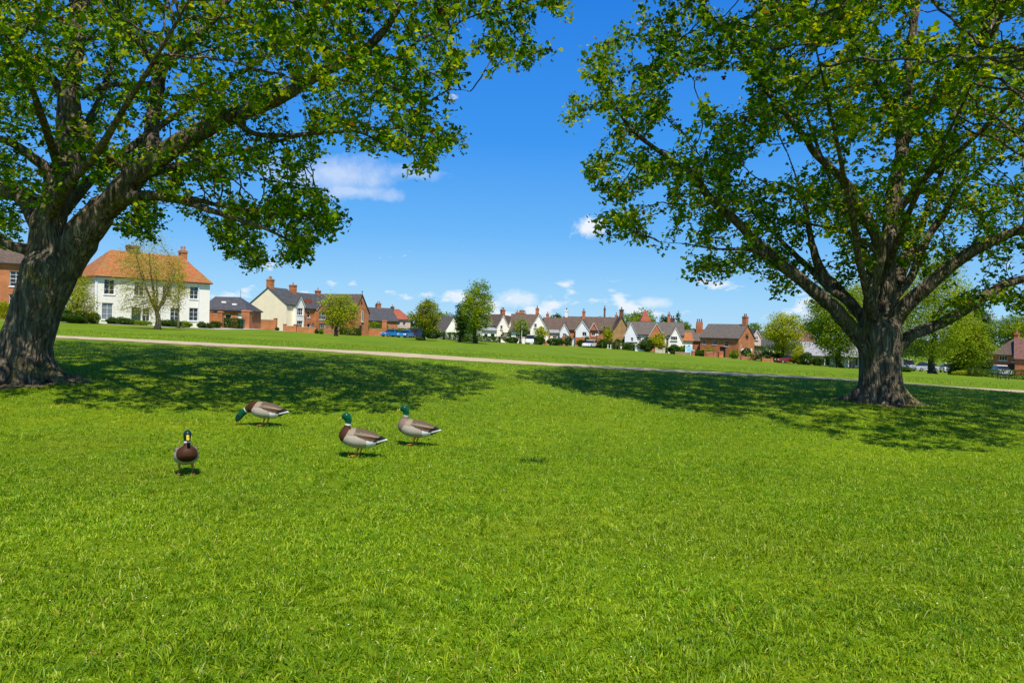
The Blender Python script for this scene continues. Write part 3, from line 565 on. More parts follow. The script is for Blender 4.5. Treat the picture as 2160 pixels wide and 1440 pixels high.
R_limbs = [
 [(1842, 745, 24), (1812, 712, 24, -.1), (1775, 668, 22, -.2), (1734, 633, 20, -.3), (1682, 588, 18, -.4), (1640, 553, 17, -.5), (1595, 512, 15, -.6), (1560, 472, 14, -.7), (1497, 417, 12, -.8), (1463, 370, 10, -.9), (1413, 333, 8, -1), (1363, 300, 7, -1), (1327, 267, 5, -1.1), (1290, 215, 3.5, -1.1)],
 [(1640, 553, 11, -.5), (1612, 538, 8, -.6), (1588, 528, 7, -.7), (1560, 525, 6, -.8), (1510, 525, 4, -.9), (1450, 515, 3, -1), (1390, 510, 2.2, -1)],
 [(1836, 700, 24), (1817, 672, 18, .2), (1768, 612, 16, .5), (1734, 574, 15, .8), (1713, 515, 10, 1.1), (1702, 456, 8, 1.3), (1695, 421, 7, 1.5), (1678, 370, 5, 1.7), (1660, 320, 4, 1.9)],
 [(1845, 715, 26), (1834, 650, 21, -.2), (1846, 578, 19, -.3), (1852, 526, 18, -.4), (1834, 474, 17, -.5), (1817, 446, 16, -.6), (1789, 397, 14, -.7), (1758, 362, 12, -.8), (1720, 325, 11, -.9), (1700, 295, 10, -1), (1680, 272, 9, -1), (1647, 230, 8, -1.1), (1613, 187, 7, -1.2), (1587, 153, 6, -1.3), (1563, 113, 6, -1.3), (1537, 77, 5, -1.4), (1500, 33, 4, -1.5), (1475, 0, 3, -1.5)],
 [(1845, 528, 9, -.4), (1838, 519, 7, -.4), (1803, 498, 6, -.3), (1768, 484, 5, -.2), (1716, 474, 5, 0), (1664, 467, 4, .2), (1610, 455, 3, .3)],
 [(1840, 480, 9, -.5), (1800, 455, 8, 0), (1760, 440, 7, .5), (1700, 405, 6, 1), (1640, 385, 5, 1.5)],
 [(1864, 715, 30), (1872, 640, 25, .2), (1873, 543, 24, .3), (1883, 456, 22, .4), (1893, 369, 20, .5), (1902, 300, 18, .6), (1885, 230, 15, .5), (1845, 165, 12, .3), (1822, 110, 10, .2), (1798, 65, 9, 0), (1777, 15, 8, -.1), (1760, -60, 6, -.2), (1730, -180, 4, -.3)],
 [(1818, 105, 8, .2), (1790, 82, 7, .1), (1750, 60, 6, 0), (1700, 45, 5, -.1), (1650, 25, 4, -.2), (1600, 0, 3, -.3)],
 [(1900, 310, 15, .6), (1915, 200, 14, .7), (1920, 100, 12, .8), (1935, 0, 10, .8), (1940, -120, 7, .9), (1955, -280, 4, 1)],
 [(1872, 715, 30), (1884, 685, 26, -.1), (1905, 653, 24, -.3), (1938, 620, 22, -.5), (1972, 590, 20, -.7), (2011, 560, 19, -.9), (2053, 530, 18, -1.1), (2102, 505, 15, -1.3), (2160, 480, 13, -1.5), (2240, 450, 10, -1.8), (2340, 400, 7, -2), (2440, 330, 4, -2.2)],
 [(1878, 750, 24), (1903, 727, 20, .1), (1932, 702, 17, .3), (1977, 685, 16, .5), (2022, 661, 16, .7), (2063, 637, 15, .9), (2108, 605, 14, 1.1), (2160, 588, 12, 1.3), (2230, 575, 9, 1.6), (2320, 545, 6, 2), (2420, 500, 4, 2.3)],
 [(1880, 630, 16, .2), (1900, 610, 12, .6), (1925, 578, 12, .9), (1952, 508, 12, 1.3), (1987, 456, 11, 1.6), (2022, 397, 11, 1.9), (2060, 362, 10, 2.2), (2101, 320, 9, 2.4), (2150, 270, 8, 2.7), (2210, 210, 6, 3), (2300, 120, 4, 3.4)],
 [(1888, 450, 14, .4), (1930, 400, 11, 0), (1970, 355, 10, -.4), (2015, 325, 9, -.8), (2060, 285, 8, -1.2), (2120, 230, 6, -1.6), (2200, 150, 4, -2)],
 [(1900, 320, 12, .6), (1940, 250, 10, .2), (1990, 180, 9, -.2), (2050, 100, 7, -.6), (2110, 20, 5, -1), (2180, -90, 3, -1.3)],
 # towards and away from the viewer
 [(1852, 690, 15, -.2), (1815, 560, 11, -1.3), (1790, 420, 14, -2.6), (1760, 280, 10, -3.7), (1730, 140, 7, -4.5), (1700, 20, 4, -5)],
 [(1866, 680, 24, .2), (1905, 560, 18, 1.6), (1960, 430, 14, 3), (2010, 290, 10, 4.2), (2050, 150, 7, 5)],
 [(1852, 600, 18, .2), (1800, 480, 14, 1.8), (1740, 350, 10, 3.2), (1690, 210, 7, 4.3), (1650, 90, 4, 5)],
 [(1872, 560, 12, 0), (1920, 440, 9, -1.6), (1980, 320, 10, -2.9), (2040, 200, 7, -3.9), (2090, 80, 4, -4.6)],
 [(1790, 640, 13, -.2), (1700, 560, 10, 1.4), (1620, 480, 8, 2.6), (1540, 400, 6, 3.4), (1460, 310, 4, 3.8)],
]
Q_main = [(1345, 0), (1380, -160), (1500, -420), (1750, -600), (2100, -600), (2400, -450), (2700, -150), (2950, 200), (2900, 520), (2400, 610), (2160, 640), (2040, 640), (1960, 600), (1900, 560), (1830, 560), (1750, 620), (1690, 655), (1640, 640), (1610, 600), (1550, 580), (1505, 612), (1440, 582), (1400, 560), (1310, 545), (1285, 500), (1230, 440), (1195, 372), (1210, 330), (1182, 275), (1190, 235), (1202, 200), (1195, 150), (1240, 110), (1290, 55), (1340, 62), (1430, 50), (1500, 110), (1530, 60), (1440, 28), (1400, 40), (1350, 22)]
Q_low = [(1985, 640), (2060, 600), (2160, 620), (2350, 600), (2350, 700), (2160, 690), (2080, 670)]
if BIG_TREES:
    big_tree('huge old tree with a thick leaning grey trunk, nearest to the four ducks', (58, 800), 14, L_trunk, L_limbs, 9, [(P_main, 0.80, 70), (P_low, 0.13, 45), (P_left, 0.07, 60), (P_gap, 0.022, 30)],
             140, (850, 1090), (5.8, 6.0, 0.0), 9800, 21, 0.074, 0.85, 9)
    big_tree('huge tree with a straight flared trunk and many limbs fanning out, away from the ducks', (1858, 848), 17, R_trunk, R_limbs, 9, [(Q_main, 0.95, 60), (Q_low, 0.05, 50)],
             1860, (690, 1150), (7.2, 4.6, 0.55), 12500, 22, 0.081, 0.74, 9, 0.80)

def small_tree(name, label, px, py, Y, box, pal, seed, dens=1.0, trunk_px=5, fork=None, leaf=None, natt=None, group=None, cat='tree', shape=1.0, stems=1, bark=None, leafm=None, fan=0):
    """box: crown bounds in the photograph (x0, x1, y0, y1)"""
    rng = np.random.default_rng(seed); B = G(px, py, Y); k = Y / F
    root = thing(name, label, cat, B, 0, group)
    x0, x1, y0, y1 = box; C = U((x0 + x1) / 2, (y0 + y1) / 2, Y); rx = (x1 - x0) / 2 * k; rz = (y1 - y0) / 2 * k; ry = rx
    c = C - B; c[1] = 0
    n = natt or 260; pts = rng.normal(0, 1, (n, 3)); pts /= np.linalg.norm(pts, axis=1)[:, None]; pts *= rng.random((n, 1)) ** 0.45
    zt = pts[:, 2:3]; taper = np.where(zt > 0, 1 - (1 - shape) * zt, 1.0); pts[:, :2] *= taper
    lump = 1 + 0.16 * np.sin(3.1 * pts[:, 0:1] + seed) + 0.14 * np.sin(4.3 * pts[:, 1:2] + 2 * pts[:, 2:3] + seed * 1.7)
    A = pts * np.array((rx, ry, rz)) * lump * 0.93 + c
    tr = trunk_px * k; fz = (c[2] - rz * 0.75) if fork is None else fork
    fz = max(0.3, fz)
    sp, sr = [], []
    m = max(4, int(fz / 0.35)); jx = rng.normal(0, 0.03 * rx, 2)
    for i in range(m + 1):
        u = i / m; sp.append((c[0] * 0.3 * u + jx[0] * math.sin(u * 3), jx[1] * math.sin(u * 2), fz * u)); sr.append(tr * (1.0 - 0.35 * u))
    sp[0] = (0, 0, -0.15); up = c + np.array((0, 0, rz * 0.55)); last = np.array(sp[-1]); m2 = max(4, int((up[2] - fz) / 0.4))
    for i in range(1, m2 + 1):
        u = i / m2; q = last * (1 - u) + up * u; q[:2] += rng.normal(0, 0.025 * rx, 2); sp.append(tuple(q)); sr.append(tr * 0.6 * (1 - 0.8 * u))
    par = [i - 1 for i in range(len(sp))]; chains = []
    if fan:
        sp, sr, par = sp[:m + 1], sr[:m + 1], par[:m + 1]; f0 = len(sp) - 1
        for q in range(fan):
            a_ = q * 6.283 / fan + rng.uniform(-0.3, 0.3); tgt = c + np.array((math.cos(a_) * rx * rng.uniform(0.25, 0.7), math.sin(a_) * ry * 0.6, rz * rng.uniform(0.1, 0.65))); p0 = np.array(sp[f0]); pv = f0; ln = max(5, int(np.linalg.norm(tgt - p0) / 0.35)); ch = [f0]
            for i in range(1, ln + 1):
                u = i / ln; w_ = p0 * (1 - u) + tgt * u; w_[2] += -0.10 * rz * math.sin(u * 3.14); w_ = w_ + rng.normal(0, 0.012 * rx, 3)
                sp.append(tuple(w_)); sr.append(tr * 0.52 * (1 - 0.78 * u)); par.append(pv); pv = len(sp) - 1; ch.append(pv)
            chains.append(ch)
    nf = len(sp); step = max(0.22, rz * 0.075)
    pos, par = colonise(sp, par, A, step, 100, step * 1.6, iters=60, rng=rng, up=0.08, jit=0.1)
    fx = np.zeros(len(pos)); fx[:nf] = sr; r = radii(par, len(pos), fx, max(0.010, tr * 0.05), 2.2); r[nf:] = np.minimum(r[nf:], tr * 0.42)
    if fan:
        tv, tf = tube(np.array(sp[:f0 + 1]), np.array(sr[:f0 + 1]) * np.where(np.arange(f0 + 1) == 0, 1.4, 1.0), 9); tv = [tv]; tf = list(tf); nb_ = len(tv[0])
        for ch in chains:
            v_, f_ = tube(np.array([sp[i] for i in ch]), np.array([sr[i] for i in ch[1:2] + ch[1:]]), 7); tv.append(v_); tf += [tuple(nb_ + i for i in f) for f in f_]; nb_ += len(v_)
        tv = np.vstack(tv)
    else: tv, tf = tube(np.array(sp), np.array(sr) * np.where(np.arange(nf) == 0, 1.5, 1.0), 9)
    bv, bf = branch_mesh(pos, par, r, nf, (6, 5, 4, 3))
    mesh_obj('trunk', np.vstack([tv, bv]), list(tf) + [tuple(len(tv) + i for i in f) for f in bf], bark or m_bark2, root, smooth=True)
    ends = np.where(np.arange(len(pos)) >= nf)[0]; w = (r[ends] < max(0.02, tr * 0.2)).astype(float); w /= w.sum()
    ls = leaf or max(0.10, 0.0021 * Y); vol = rx * rz * 4
    nl = int(dens * 4.2 * vol / (ls * ls * 0.45)); nl = int(np.clip(nl, 400, 30000))
    lp = pos[rng.choice(ends, nl, p=w)] + rng.normal(0, 1, (nl, 3)) * np.array((0.085 * rx + 0.10, 0.085 * rx + 0.10, 0.065 * rz + 0.07))
    lv, ll, lt, kk = leaves(lp, ls, rng, 'oval', 0.5)
    mesh_obj('crown', lv, (ll, lt), leafm or m_leaf2, root, cols=np.repeat(leaf_colours(lp, pal, rng, max(0.6, rx * 0.45), 0.55), kk, 0))
    return root
m_leaf2 = leafmat('tree_leaf', 0.42, 0.6, 0.15, (1.5, 1.35, 0.5))
def bush(name, label, px, py, Y, wpx, hpx, pal, seed, group=None, cat='bush', depth=None, boxy=False, ls=None):
    rng = np.random.default_rng(seed); B = G(px, py, Y); k = Y / F; w, h = wpx * k, hpx * k; d = depth or max(0.8, min(w * 0.8, 2.2))
    root = thing(name, label, cat, B, 0, group); ls = ls or max(0.07, 0.0015 * Y)
    n = int(np.clip(7.0 * (w * h + w * d + h * d) / (ls * ls), 250, 9000))
    if boxy:
        p = rng.uniform(-1, 1, (n, 3)); ax = rng.integers(0, 3, n); sgn = np.sign(rng.normal(0, 1, n)); q = rng.random(n) < 0.75
        p[np.arange(n)[q], ax[q]] = sgn[q]; bump = 1 + 0.07 * np.sin(p[:, 0:1] * w * 2.3 + seed) + 0.05 * np.sin(p[:, 1:2] * 5 + p[:, 0:1] * w * 5)
        lp = p * bump * np.array((w / 2, d / 2, h / 2)) + rng.normal(0, 0.04, (n, 3))
    else:
        p = rng.normal(0, 1, (n, 3)); p /= np.linalg.norm(p, axis=1)[:, None]; p *= (1 - 0.45 * rng.random((n, 1)) ** 2)
        bump = 1 + 0.17 * np.sin(4.2 * p[:, 0:1] + seed) + 0.14 * np.sin(5.1 * p[:, 2:3] + 3.3 * p[:, 1:2] + seed * 2.1); lp = p * bump * np.array((w / 2, d / 2, h / 2))
    lp[:, 2] += h / 2; lp[:, 2] = np.maximum(lp[:, 2], 0.02)
    lv, ll, lt, kk = leaves(lp, ls, rng, 'oval', 0.3)
    mesh_obj('foliage', lv, (ll, lt), m_leaf2, root, cols=np.repeat(leaf_colours(lp, pal, rng, 0.5, 0.6), kk, 0))
    sv = MB()
    for i in range(5):
        a = i * 1.26 + seed; x = math.cos(a) * w * 0.18; y = math.sin(a) * d * 0.18
        sv.tube([(x * 0.4, y * 0.4, -0.1), (x, y, h * 0.45), (x * 1.6, y * 1.6, h * 0.8)], [0.035, 0.025, 0.008], 5)
    sv.build('stems', m_bark2, root)
    return root

# a few dry fallen leaves
rng = np.random.default_rng(303)
n_ = 240; y_ = 3 + 16 * rng.random(n_); x_ = rng.uniform(-1, 1, n_) * (0.72 * y_ + 1); lp = np.c_[x_, y_, TZ(x_, y_) + rng.uniform(0.02, 0.04, n_)]
lv, ll, lt, kk_ = leaves(lp, 0.022, rng, 'oval', 1.2)
tag(mesh_obj('fallen_leaves', lv, (ll, lt), leafmat('dry_leaf', 0.15, 0.7, 0.1, (1.1, 1, 0.8)), cols=np.repeat(leaf_colours(lp, [(0.16, 0.085, 0.025), (0.33, 0.22, 0.05), (0.45, 0.40, 0.06)], rng, 0.6, 0.9), kk_, 0)), 'small dry leaves fallen on the lawn', 'leaves', kind='stuff')
# ------------------------------------------------------------------ mallards
# side view measured in photograph zoom units, feet at (460, 962), beak pointing to -u; K metres per unit
K = 0.648e-3
TORSO = [(138, 566, 612, 30), (150, 522, 645, 78), (172, 486, 682, 112), (205, 458, 716, 142), (255, 446, 750, 168), (320, 448, 780, 188), (400, 455, 802, 199), (480, 460, 814, 202), (560, 468, 816, 198),
         (640, 485, 810, 186), (710, 508, 798, 164), (775, 535, 776, 138), (835, 562, 750, 108), (890, 586, 722, 80), (940, 608, 698, 56), (985, 630, 676, 36), (1016, 648, 660, 16)]
NECK_UP = [(330, 600, 110, 110), (285, 540, 103, 98), (268, 490, 84, 78), (280, 445, 64, 60), (290, 405, 56, 54), (296, 360, 56, 54), (296, 315, 62, 58), (284, 272, 74, 66), (258, 248, 78, 68), (228, 250, 66, 60), (202, 262, 48, 46), (186, 272, 34, 38)]
NECK_DOWN = [(330, 590, 112, 112), (262, 560, 108, 106), (195, 575, 96, 92), (125, 610, 82, 76), (62, 655, 72, 66), (0, 705, 68, 62), (-50, 752, 72, 64), (-90, 800, 72, 64), (-116, 842, 60, 56), (-132, 872, 42, 44), (-140, 890, 30, 34)]
def superellipse(n, a, b, e=2.2):
    th = np.linspace(0, 2 * math.pi, n, endpoint=False); c, s = np.cos(th), np.sin(th)
    return np.sign(c) * np.abs(c) ** (2 / e) * a, np.sign(s) * np.abs(s) ** (2 / e) * b
m_plum, t = newmat('plumage'); o = t.a('ShaderNodeOutputMaterial'); a = t.a('ShaderNodeVertexColor', layer_name='Col')
p = t.a('ShaderNodeBsdfPrincipled', i_Roughness=0.55); p.inputs['Specular IOR Level'].default_value = 0.2
v = mapped(t, (55, 170, 170)); n = t.a('ShaderNodeTexNoise', i_Vector=v, i_Scale=1.0, i_Detail=4.0)
mr = t.a('ShaderNodeMapRange', i_0=n.outputs[0], i_1=0.3, i_2=0.7, i_3=0.82, i_4=1.15)
mx = t.a('ShaderNodeMix', data_type='RGBA', blend_type='MULTIPLY'); mx.inputs[0].default_value = 1; t.l(a.outputs[0], mx.inputs[6]); t.l(mr.outputs[0], mx.inputs[7]); t.l(mx.outputs[2], p.inputs[0])
rr = t.a('ShaderNodeMapRange', i_0=a.outputs[1], i_1=0.0, i_2=1.0, i_3=0.25, i_4=0.6)     # the iridescent head is glossier
t.l(rr.outputs[0], p.inputs['Roughness'])
bp = t.a('ShaderNodeBump', i_Strength=0.35, i_Distance=0.004, i_Height=n.outputs[0]); t.l(bp.outputs[0], p.inputs['Normal']); t.l(p.outputs[0], o.inputs[0])
m_bill = simple('beak_horn', (0.52, 0.36, 0.025), 0.4, 0.4, 0.12, 30); m_leg = simple('orange_skin', (0.60, 0.19, 0.035), 0.55, 0.3, 0.15, 40); m_eye = simple('eye_dark', (0.01, 0.008, 0.006), 0.1, 0.6, 0)
def mallard(label, px, py, Y, heading, down=False, scale=1.0, head_turn=0.0, pitch=0.0, breast_pale=0.0, head_blue=0.0, seed=0, spread=0.062):
    B = G(px, py, Y) + np.array((0, 0, 0.018)); scale *= 1.07; root = thing('mallard', label, 'duck', B, heading, 'mallard drakes on the lawn'); root.scale = (scale,) * 3
    V, Fs, nb = [], [], 0
    sections = []
    for u, yt, yb, hw in TORSO:
        c, s = superellipse(28, 1, 1, 2.15); hgt = (yb - yt) / 2
        wz = 1 - 0.18 * np.clip(-s, 0, 1) * 0 ; ring = np.c_[np.full(28, u), c * hw * (1 - 0.10 * s), -(yt + yb) / 2 + s * hgt]
        sections.append(ring)
    pit = math.radians(pitch)
    def loft(rings):
        nonlocal nb
        m = len(rings); k = len(rings[0]); V.append(np.vstack(rings)); f = [(i * k + j, i * k + (j + 1) % k, (i + 1) * k + (j + 1) % k, (i + 1) * k + j) for i in range(m - 1) for j in range(k)]
        f += [tuple(range(k))[::-1], tuple(range((m - 1) * k, m * k))]; Fs.extend(tuple(nb + q for q in x) for x in f); nb += m * k
    def dens(st, n):
        st = np.array(st, float); s = np.linspace(0, len(st) - 1, n); return np.stack([np.interp(s, np.arange(len(st)), st[:, c]) for c in range(st.shape[1])], 1)
    loft(sections)
    nk = dens(NECK_DOWN if down else NECK_UP, 40); T = np.gradient(nk[:, :2], axis=0); T /= np.linalg.norm(T, axis=1)[:, None]; rings = []
    for (u, y, ra, rw), tt in zip(nk, T):
        th = np.linspace(0, 2 * math.pi, 24, endpoint=False); nrm = np.array((-tt[1], tt[0])); e = np.cos(th)[:, None] * nrm[None] * ra
        rings.append(np.c_[u + e[:, 0], np.sin(th) * rw, -(y + e[:, 1])])
    loft(rings)
    for sg in (-1, 1):                                 # folded wing lying along the flank
        wing = []
        for u, y, hh, ww, off in ((385, 560, 14, 6, 138), (425, 556, 40, 12, 152), (470, 554, 56, 17, 163), (520, 556, 64, 20, 168), (600, 570, 60, 22, 162), (700, 588, 48, 22, 146), (790, 606, 34, 22, 116), (870, 618, 20, 16, 82), (920, 622, 8, 8, 62)):
            c, s = superellipse(14, 1, 1, 2.0); wing.append(np.c_[np.full(14, u), sg * off + c * ww, -y + s * hh])
        loft(wing)
    v = np.vstack(V); v = np.c_[v[:, 0] - 460, v[:, 1], v[:, 2] + 962]          # feet origin, -x forward
    o = remesh('body', v * K, Fs, 0.0042, m_plum, root, 3)
    me = o.data; n = len(me.vertices); co = np.empty(n * 3, np.float32); me.vertices.foreach_get('co', co); co = co.reshape(-1, 3)
    q = co / K; u = q[:, 0] + 460; y = 962 - q[:, 2]; w = np.abs(q[:, 1])
    d = ((u[:, None] - nk[None, :, 0]) ** 2 + (y[:, None] - nk[None, :, 1]) ** 2); d = d + (np.arange(40)[None] < 4) * 0; ni = d.argmin(1); tpar = ni / 39.0
    top = np.interp(u, [s[0] for s in TORSO], [s[1] for s in TORSO]); bot = np.interp(u, [s[0] for s in TORSO], [s[2] for s in TORSO]); rel = (y - top) / (bot - top + 1e-6)
    rng = np.random.default_rng(seed); nz = noise2(u, y + w, 26, 3) - 0.5; nf = noise2(u * 0.6 + 900, y + w * .7, 9, 5) - 0.5
    grey = np.array((0.40, 0.345, 0.265)); col = np.tile(grey, (n, 1)) * (1 + 0.14 * nf[:, None])
    def put(m, c): col[m] = np.array(c)
    put(rel < 0.36 - 0.00012 * (u - 300) + 0.03 * nz, (0.275, 0.215, 0.15)); 
    m = (rel < 0.15 + 0.03 * nz) & (u > 450); put(m, (0.12, 0.078, 0.048))
    wedge = (u > 412 + 14 * nz) & (y > 546 + 0.13 * (u - 412) + 5 * nz) & (y < 552 + 0.40 * (u - 412) + 6 * nz) & (y < 668) & (u < 860) & (w > 25); put(wedge, (0.085, 0.045, 0.025))
    m = (y > 560 + 0.22 * (u - 420)) & (y < 572 + 0.22 * (u - 420)) & (u > 560) & (u < 800); col[m] = col[m] * 1.9
    sc_ = np.sin(u / 30 * 6.2832 + 2.2 * np.sin(y / 15)); m = (rel < 0.42) & (u > 330); col[m] = col[m] * (1 + 0.24 * sc_[m])[:, None]
    bar = np.sin(u / 13 * 6.2832 + 1.5 * np.sin(y / 9)); m = rel >= 0.42; col[m] = col[m] * (1 + 0.09 * bar[m])[:, None]
    put((u > 655) & (rel > 0.50 + 0.0009 * (u - 655)) & (rel < 0.93) & (u < 815), (0.74, 0.73, 0.69))
    put((u > 885 - 1.45 * (y - 588)) & (u > 772) & (rel < 0.66), (0.012, 0.011, 0.011)); put((u > 815) & (rel > 0.55), (0.012, 0.011, 0.010))
    put((u > 830) & (y > 694 - 0.26 * (u - 830) - 15) & (y < 694 - 0.26 * (u - 830) + 16) & (w > 10), (0.80, 0.79, 0.76))
    br = np.array((0.060, 0.021, 0.007)) * (1 - breast_pale) + np.array((0.30, 0.22, 0.17)) * breast_pale
    m = u < 318 - 0.50 * (y - 500) + 16 * nz; col[m] = br * (1 + 0.35 * nf[m][:, None])
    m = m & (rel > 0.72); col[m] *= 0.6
    tneck = 0.36 if down else 0.375
    nearr = np.sqrt(d.min(1)) < np.interp(ni, np.arange(40), nk[:, 2]) * 1.25
    ab = (y < (472 if not down else 9999)) & nearr & (tpar > 0.12)
    if down: ab = nearr & (tpar > 0.08) & (u < 260)
    col[ab] = br * (1 + 0.3 * nf[ab][:, None])
    ring = ab & (tpar > tneck) & (tpar < tneck + 0.04); head = ab & (tpar >= tneck + 0.04)
    g1, g2 = np.array((0.003, 0.115, 0.028)), np.array((0.005, 0.026, 0.034)); hb = np.clip(head_blue + 0.55 * (noise2(u, y, 60, 8) > 0.62), 0, 1)[:, None]
    col[head] = (g1 * (1 - hb) + g2 * hb)[head]; put(ring, (0.80, 0.79, 0.76))
    if not down and breast_pale > 0.5: col[ring] = (0.55, 0.50, 0.44)
    ne = len(me.edges); ev = np.empty(ne * 2, np.int32); me.edges.foreach_get('vertices', ev); ev = ev.reshape(-1, 2); deg = np.bincount(ev.ravel(), minlength=n)[:, None]
    for _ in range(2):                                  # feather edges are soft
        acc = np.zeros_like(col); np.add.at(acc, ev[:, 0], col[ev[:, 1]]); np.add.at(acc, ev[:, 1], col[ev[:, 0]]); col = 0.5 * col + 0.5 * acc / np.maximum(deg, 1)
    col *= rng.uniform(0.86, 1.14, (n, 1))
    ca = me.color_attributes.new('Col', 'FLOAT_COLOR', 'POINT'); cc = np.ones((n, 4), np.float32); cc[:, :3] = np.clip(col, 0, 1); cc[head, 3] = 0.0; ca.data.foreach_set('color', cc.ravel())
    def P(u_, w_, y_): return ((u_ - 460) * K, w_ * K, (962 - y_) * K)
    e = nk[-1]; f = np.array(T[-1]); nn = np.array((-f[1], f[0]))
    if nn[1] > 0: nn = -nn                              # nn points up out of the beak ridge
    if not down: f = np.array((-0.90, 0.44)); nn = np.array((-0.44, -0.90))
    bl = []
    for s, up_, dn, hw in ((-14, 30, 24, 34), (10, 28, 20, 33), (36, 17, 14, 29), (64, 9, 9, 31), (92, 5, 7, 34), (112, 3, 6, 29), (122, 1, 3, 14)):
        c, sn = superellipse(14, 1, 1, 2.4); off = np.where(sn > 0, sn * up_, sn * dn); pu = e[0] + f[0] * s + nn[0] * off; py_ = e[1] + f[1] * s + nn[1] * off
        bl.append(np.array([P(a_, b_ * hw * 0.82, c_) for a_, b_, c_ in zip(pu, c, py_)]))
    mb = MB(); kk = 14; m_ = len(bl)
    mb.add(np.vstack(bl), [(i * kk + j, i * kk + (j + 1) % kk, (i + 1) * kk + (j + 1) % kk, (i + 1) * kk + j) for i in range(m_ - 1) for j in range(kk)] + [tuple(range(kk))[::-1], tuple(range((m_ - 1) * kk, m_ * kk))])
    mb.build('beak', m_bill, root, True)
    hc = nk[33] if not down else nk[34]
    for sg in (-1, 1):
        eb = MB(); c0 = np.array(P(hc[0] - 6, sg * hc[3] * 0.90, hc[1] - 12)); th = np.linspace(0, math.pi, 6); r_ = 0.0062
        rings = [np.array([(c0[0] + r_ * math.sin(a_) * math.cos(b_), c0[1] + r_ * math.cos(a_), c0[2] + r_ * math.sin(a_) * math.sin(b_)) for b_ in np.linspace(0, 6.2832, 8, endpoint=False)]) for a_ in th]
        eb.add(np.vstack(rings), [(i * 8 + j, i * 8 + (j + 1) % 8, (i + 1) * 8 + (j + 1) % 8, (i + 1) * 8 + j) for i in range(5) for j in range(8)]); eb.build('eye', m_eye, root, True)
        lg = MB(); st = 26 * sg; w0 = spread / K * sg * 0.5 * 2
        lg.tube([P(528 + st, w0 * 0.9, 770), P(522 + st, w0, 815), P(505 + st, w0, 868), P(484 + st, w0, 920), P(462 + st, w0, 948)], [34 * K, 22 * K, 13 * K, 12 * K, 13 * K], 10)
        toes = [(372 + st, -34, 960), (356 + st, 0, 961), (372 + st, 34, 960)]; b0 = P(468 + st, w0, 944)
        for tu, tw, ty in toes: lg.tube([b0, P((tu + 468 + st) / 2, w0 + tw * 0.55, 950), P(tu, w0 + tw, ty)], [11 * K, 8 * K, 5 * K], 6)
        lg.tube([b0, P(500 + st, w0, 958)], [8 * K, 4 * K], 6)
        z_ = 955; top_ = [P(462 + st, w0, 944)] + [P(tu + 6, w0 + tw, z_ - 1) for tu, tw, _ in toes[:1]] + [P(388 + st, w0 - 15, z_), P(360 + st, w0, z_), P(388 + st, w0 + 15, z_), P(378 + st, w0 + 34, z_ - 1)]
        lo_ = [(x_, y_, z2 - 0.004) for x_, y_, z2 in top_]; n_ = len(top_)
        lg.add(top_ + lo_, [tuple(range(n_)), tuple(range(n_, 2 * n_))[::-1]] + [(i, (i + 1) % n_, n_ + (i + 1) % n_, n_ + i) for i in range(n_)])
        lg.build('leg', m_leg, root, True)
    if pitch:
        Rm = np.array(Matrix.Rotation(pit, 3, 'Y'))
    return root
if DUCKS:
    mallard('mallard drake seen from the front, its dark brown breast and yellow beak facing the viewer', 392, 1003, 7.72, math.radians(117), head_blue=0.8, seed=1, spread=0.068, scale=0.875)
    mallard('mallard drake with its head lowered to graze at the edge of the tree shadow', 556, 899, 11.2, math.radians(-4), down=True, scale=1.03, head_blue=0.45, seed=2, spread=0.03)
    mallard('mallard drake with raised green head, white neck ring and chestnut breast, in the middle', 752, 962, 9.05, math.radians(3), scale=0.985, seed=3, spread=0.03)
    mallard('mallard drake with raised green head and pale breast, rearmost beside the chestnut breasted one', 872, 941, 10.0, math.radians(-3), breast_pale=0.62, seed=4, scale=0.99, spread=0.03)
# ------------------------------------------------------------------ village
m_white = simple('white_render', (0.88, 0.825, 0.715), 0.8, 0.2, 0.05, 0.8, 0.15, 25)
m_cream = simple('cream_render', (0.88, 0.735, 0.52), 0.8, 0.2, 0.05, 0.8, 0.15, 25)
m_bluewhite = simple('pale_grey_render', (0.76, 0.77, 0.77), 0.8, 0.2, 0.06, 0.8, 0.15, 25)
m_pinkish = simple('pink_render', (0.62, 0.45, 0.38), 0.8, 0.2, 0.08, 0.8)
m_brick = brickmat('orange_brick', (0.56, 0.18, 0.055), (0.46, 0.14, 0.045), (0.38, 0.22, 0.12))
m_brickr = brickmat('red_brick', (0.48, 0.15, 0.055), (0.38, 0.11, 0.045), (0.30, 0.18, 0.11))
m_bricko = brickmat('ochre_brick', (0.42, 0.23, 0.07), (0.33, 0.19, 0.06), (0.33, 0.26, 0.15))
m_brickd = brickmat('dark_brick', (0.17, 0.075, 0.045), (0.12, 0.055, 0.036), (0.15, 0.11, 0.08))
m_rorange = roofmat('orange_tile', (0.46, 0.155, 0.05), (0.36, 0.125, 0.045), (0.25, 0.17, 0.045), 1.0)
m_rslate = roofmat('grey_slate', (0.085, 0.085, 0.09), (0.062, 0.062, 0.068), (0.11, 0.10, 0.075), 0.4)
m_rbrown = roofmat('brown_tile', (0.145, 0.098, 0.070), (0.105, 0.072, 0.055), (0.12, 0.105, 0.055), 0.5)
m_rgrey = roofmat('grey_brown_tile', (0.15, 0.125, 0.105), (0.12, 0.10, 0.085), (0.15, 0.13, 0.08), 0.45)
m_rred = roofmat('red_tile', (0.40, 0.11, 0.06), (0.32, 0.09, 0.05), (0.22, 0.13, 0.07), 0.35)
m_rdull = roofmat('dull_red_tile', (0.20, 0.095, 0.07), (0.16, 0.075, 0.058), (0.15, 0.11, 0.07), 0.4)
m_rlight = roofmat('pale_grey_sheet', (0.36, 0.36, 0.37), (0.32, 0.32, 0.33), (0.28, 0.27, 0.25), 0.3)
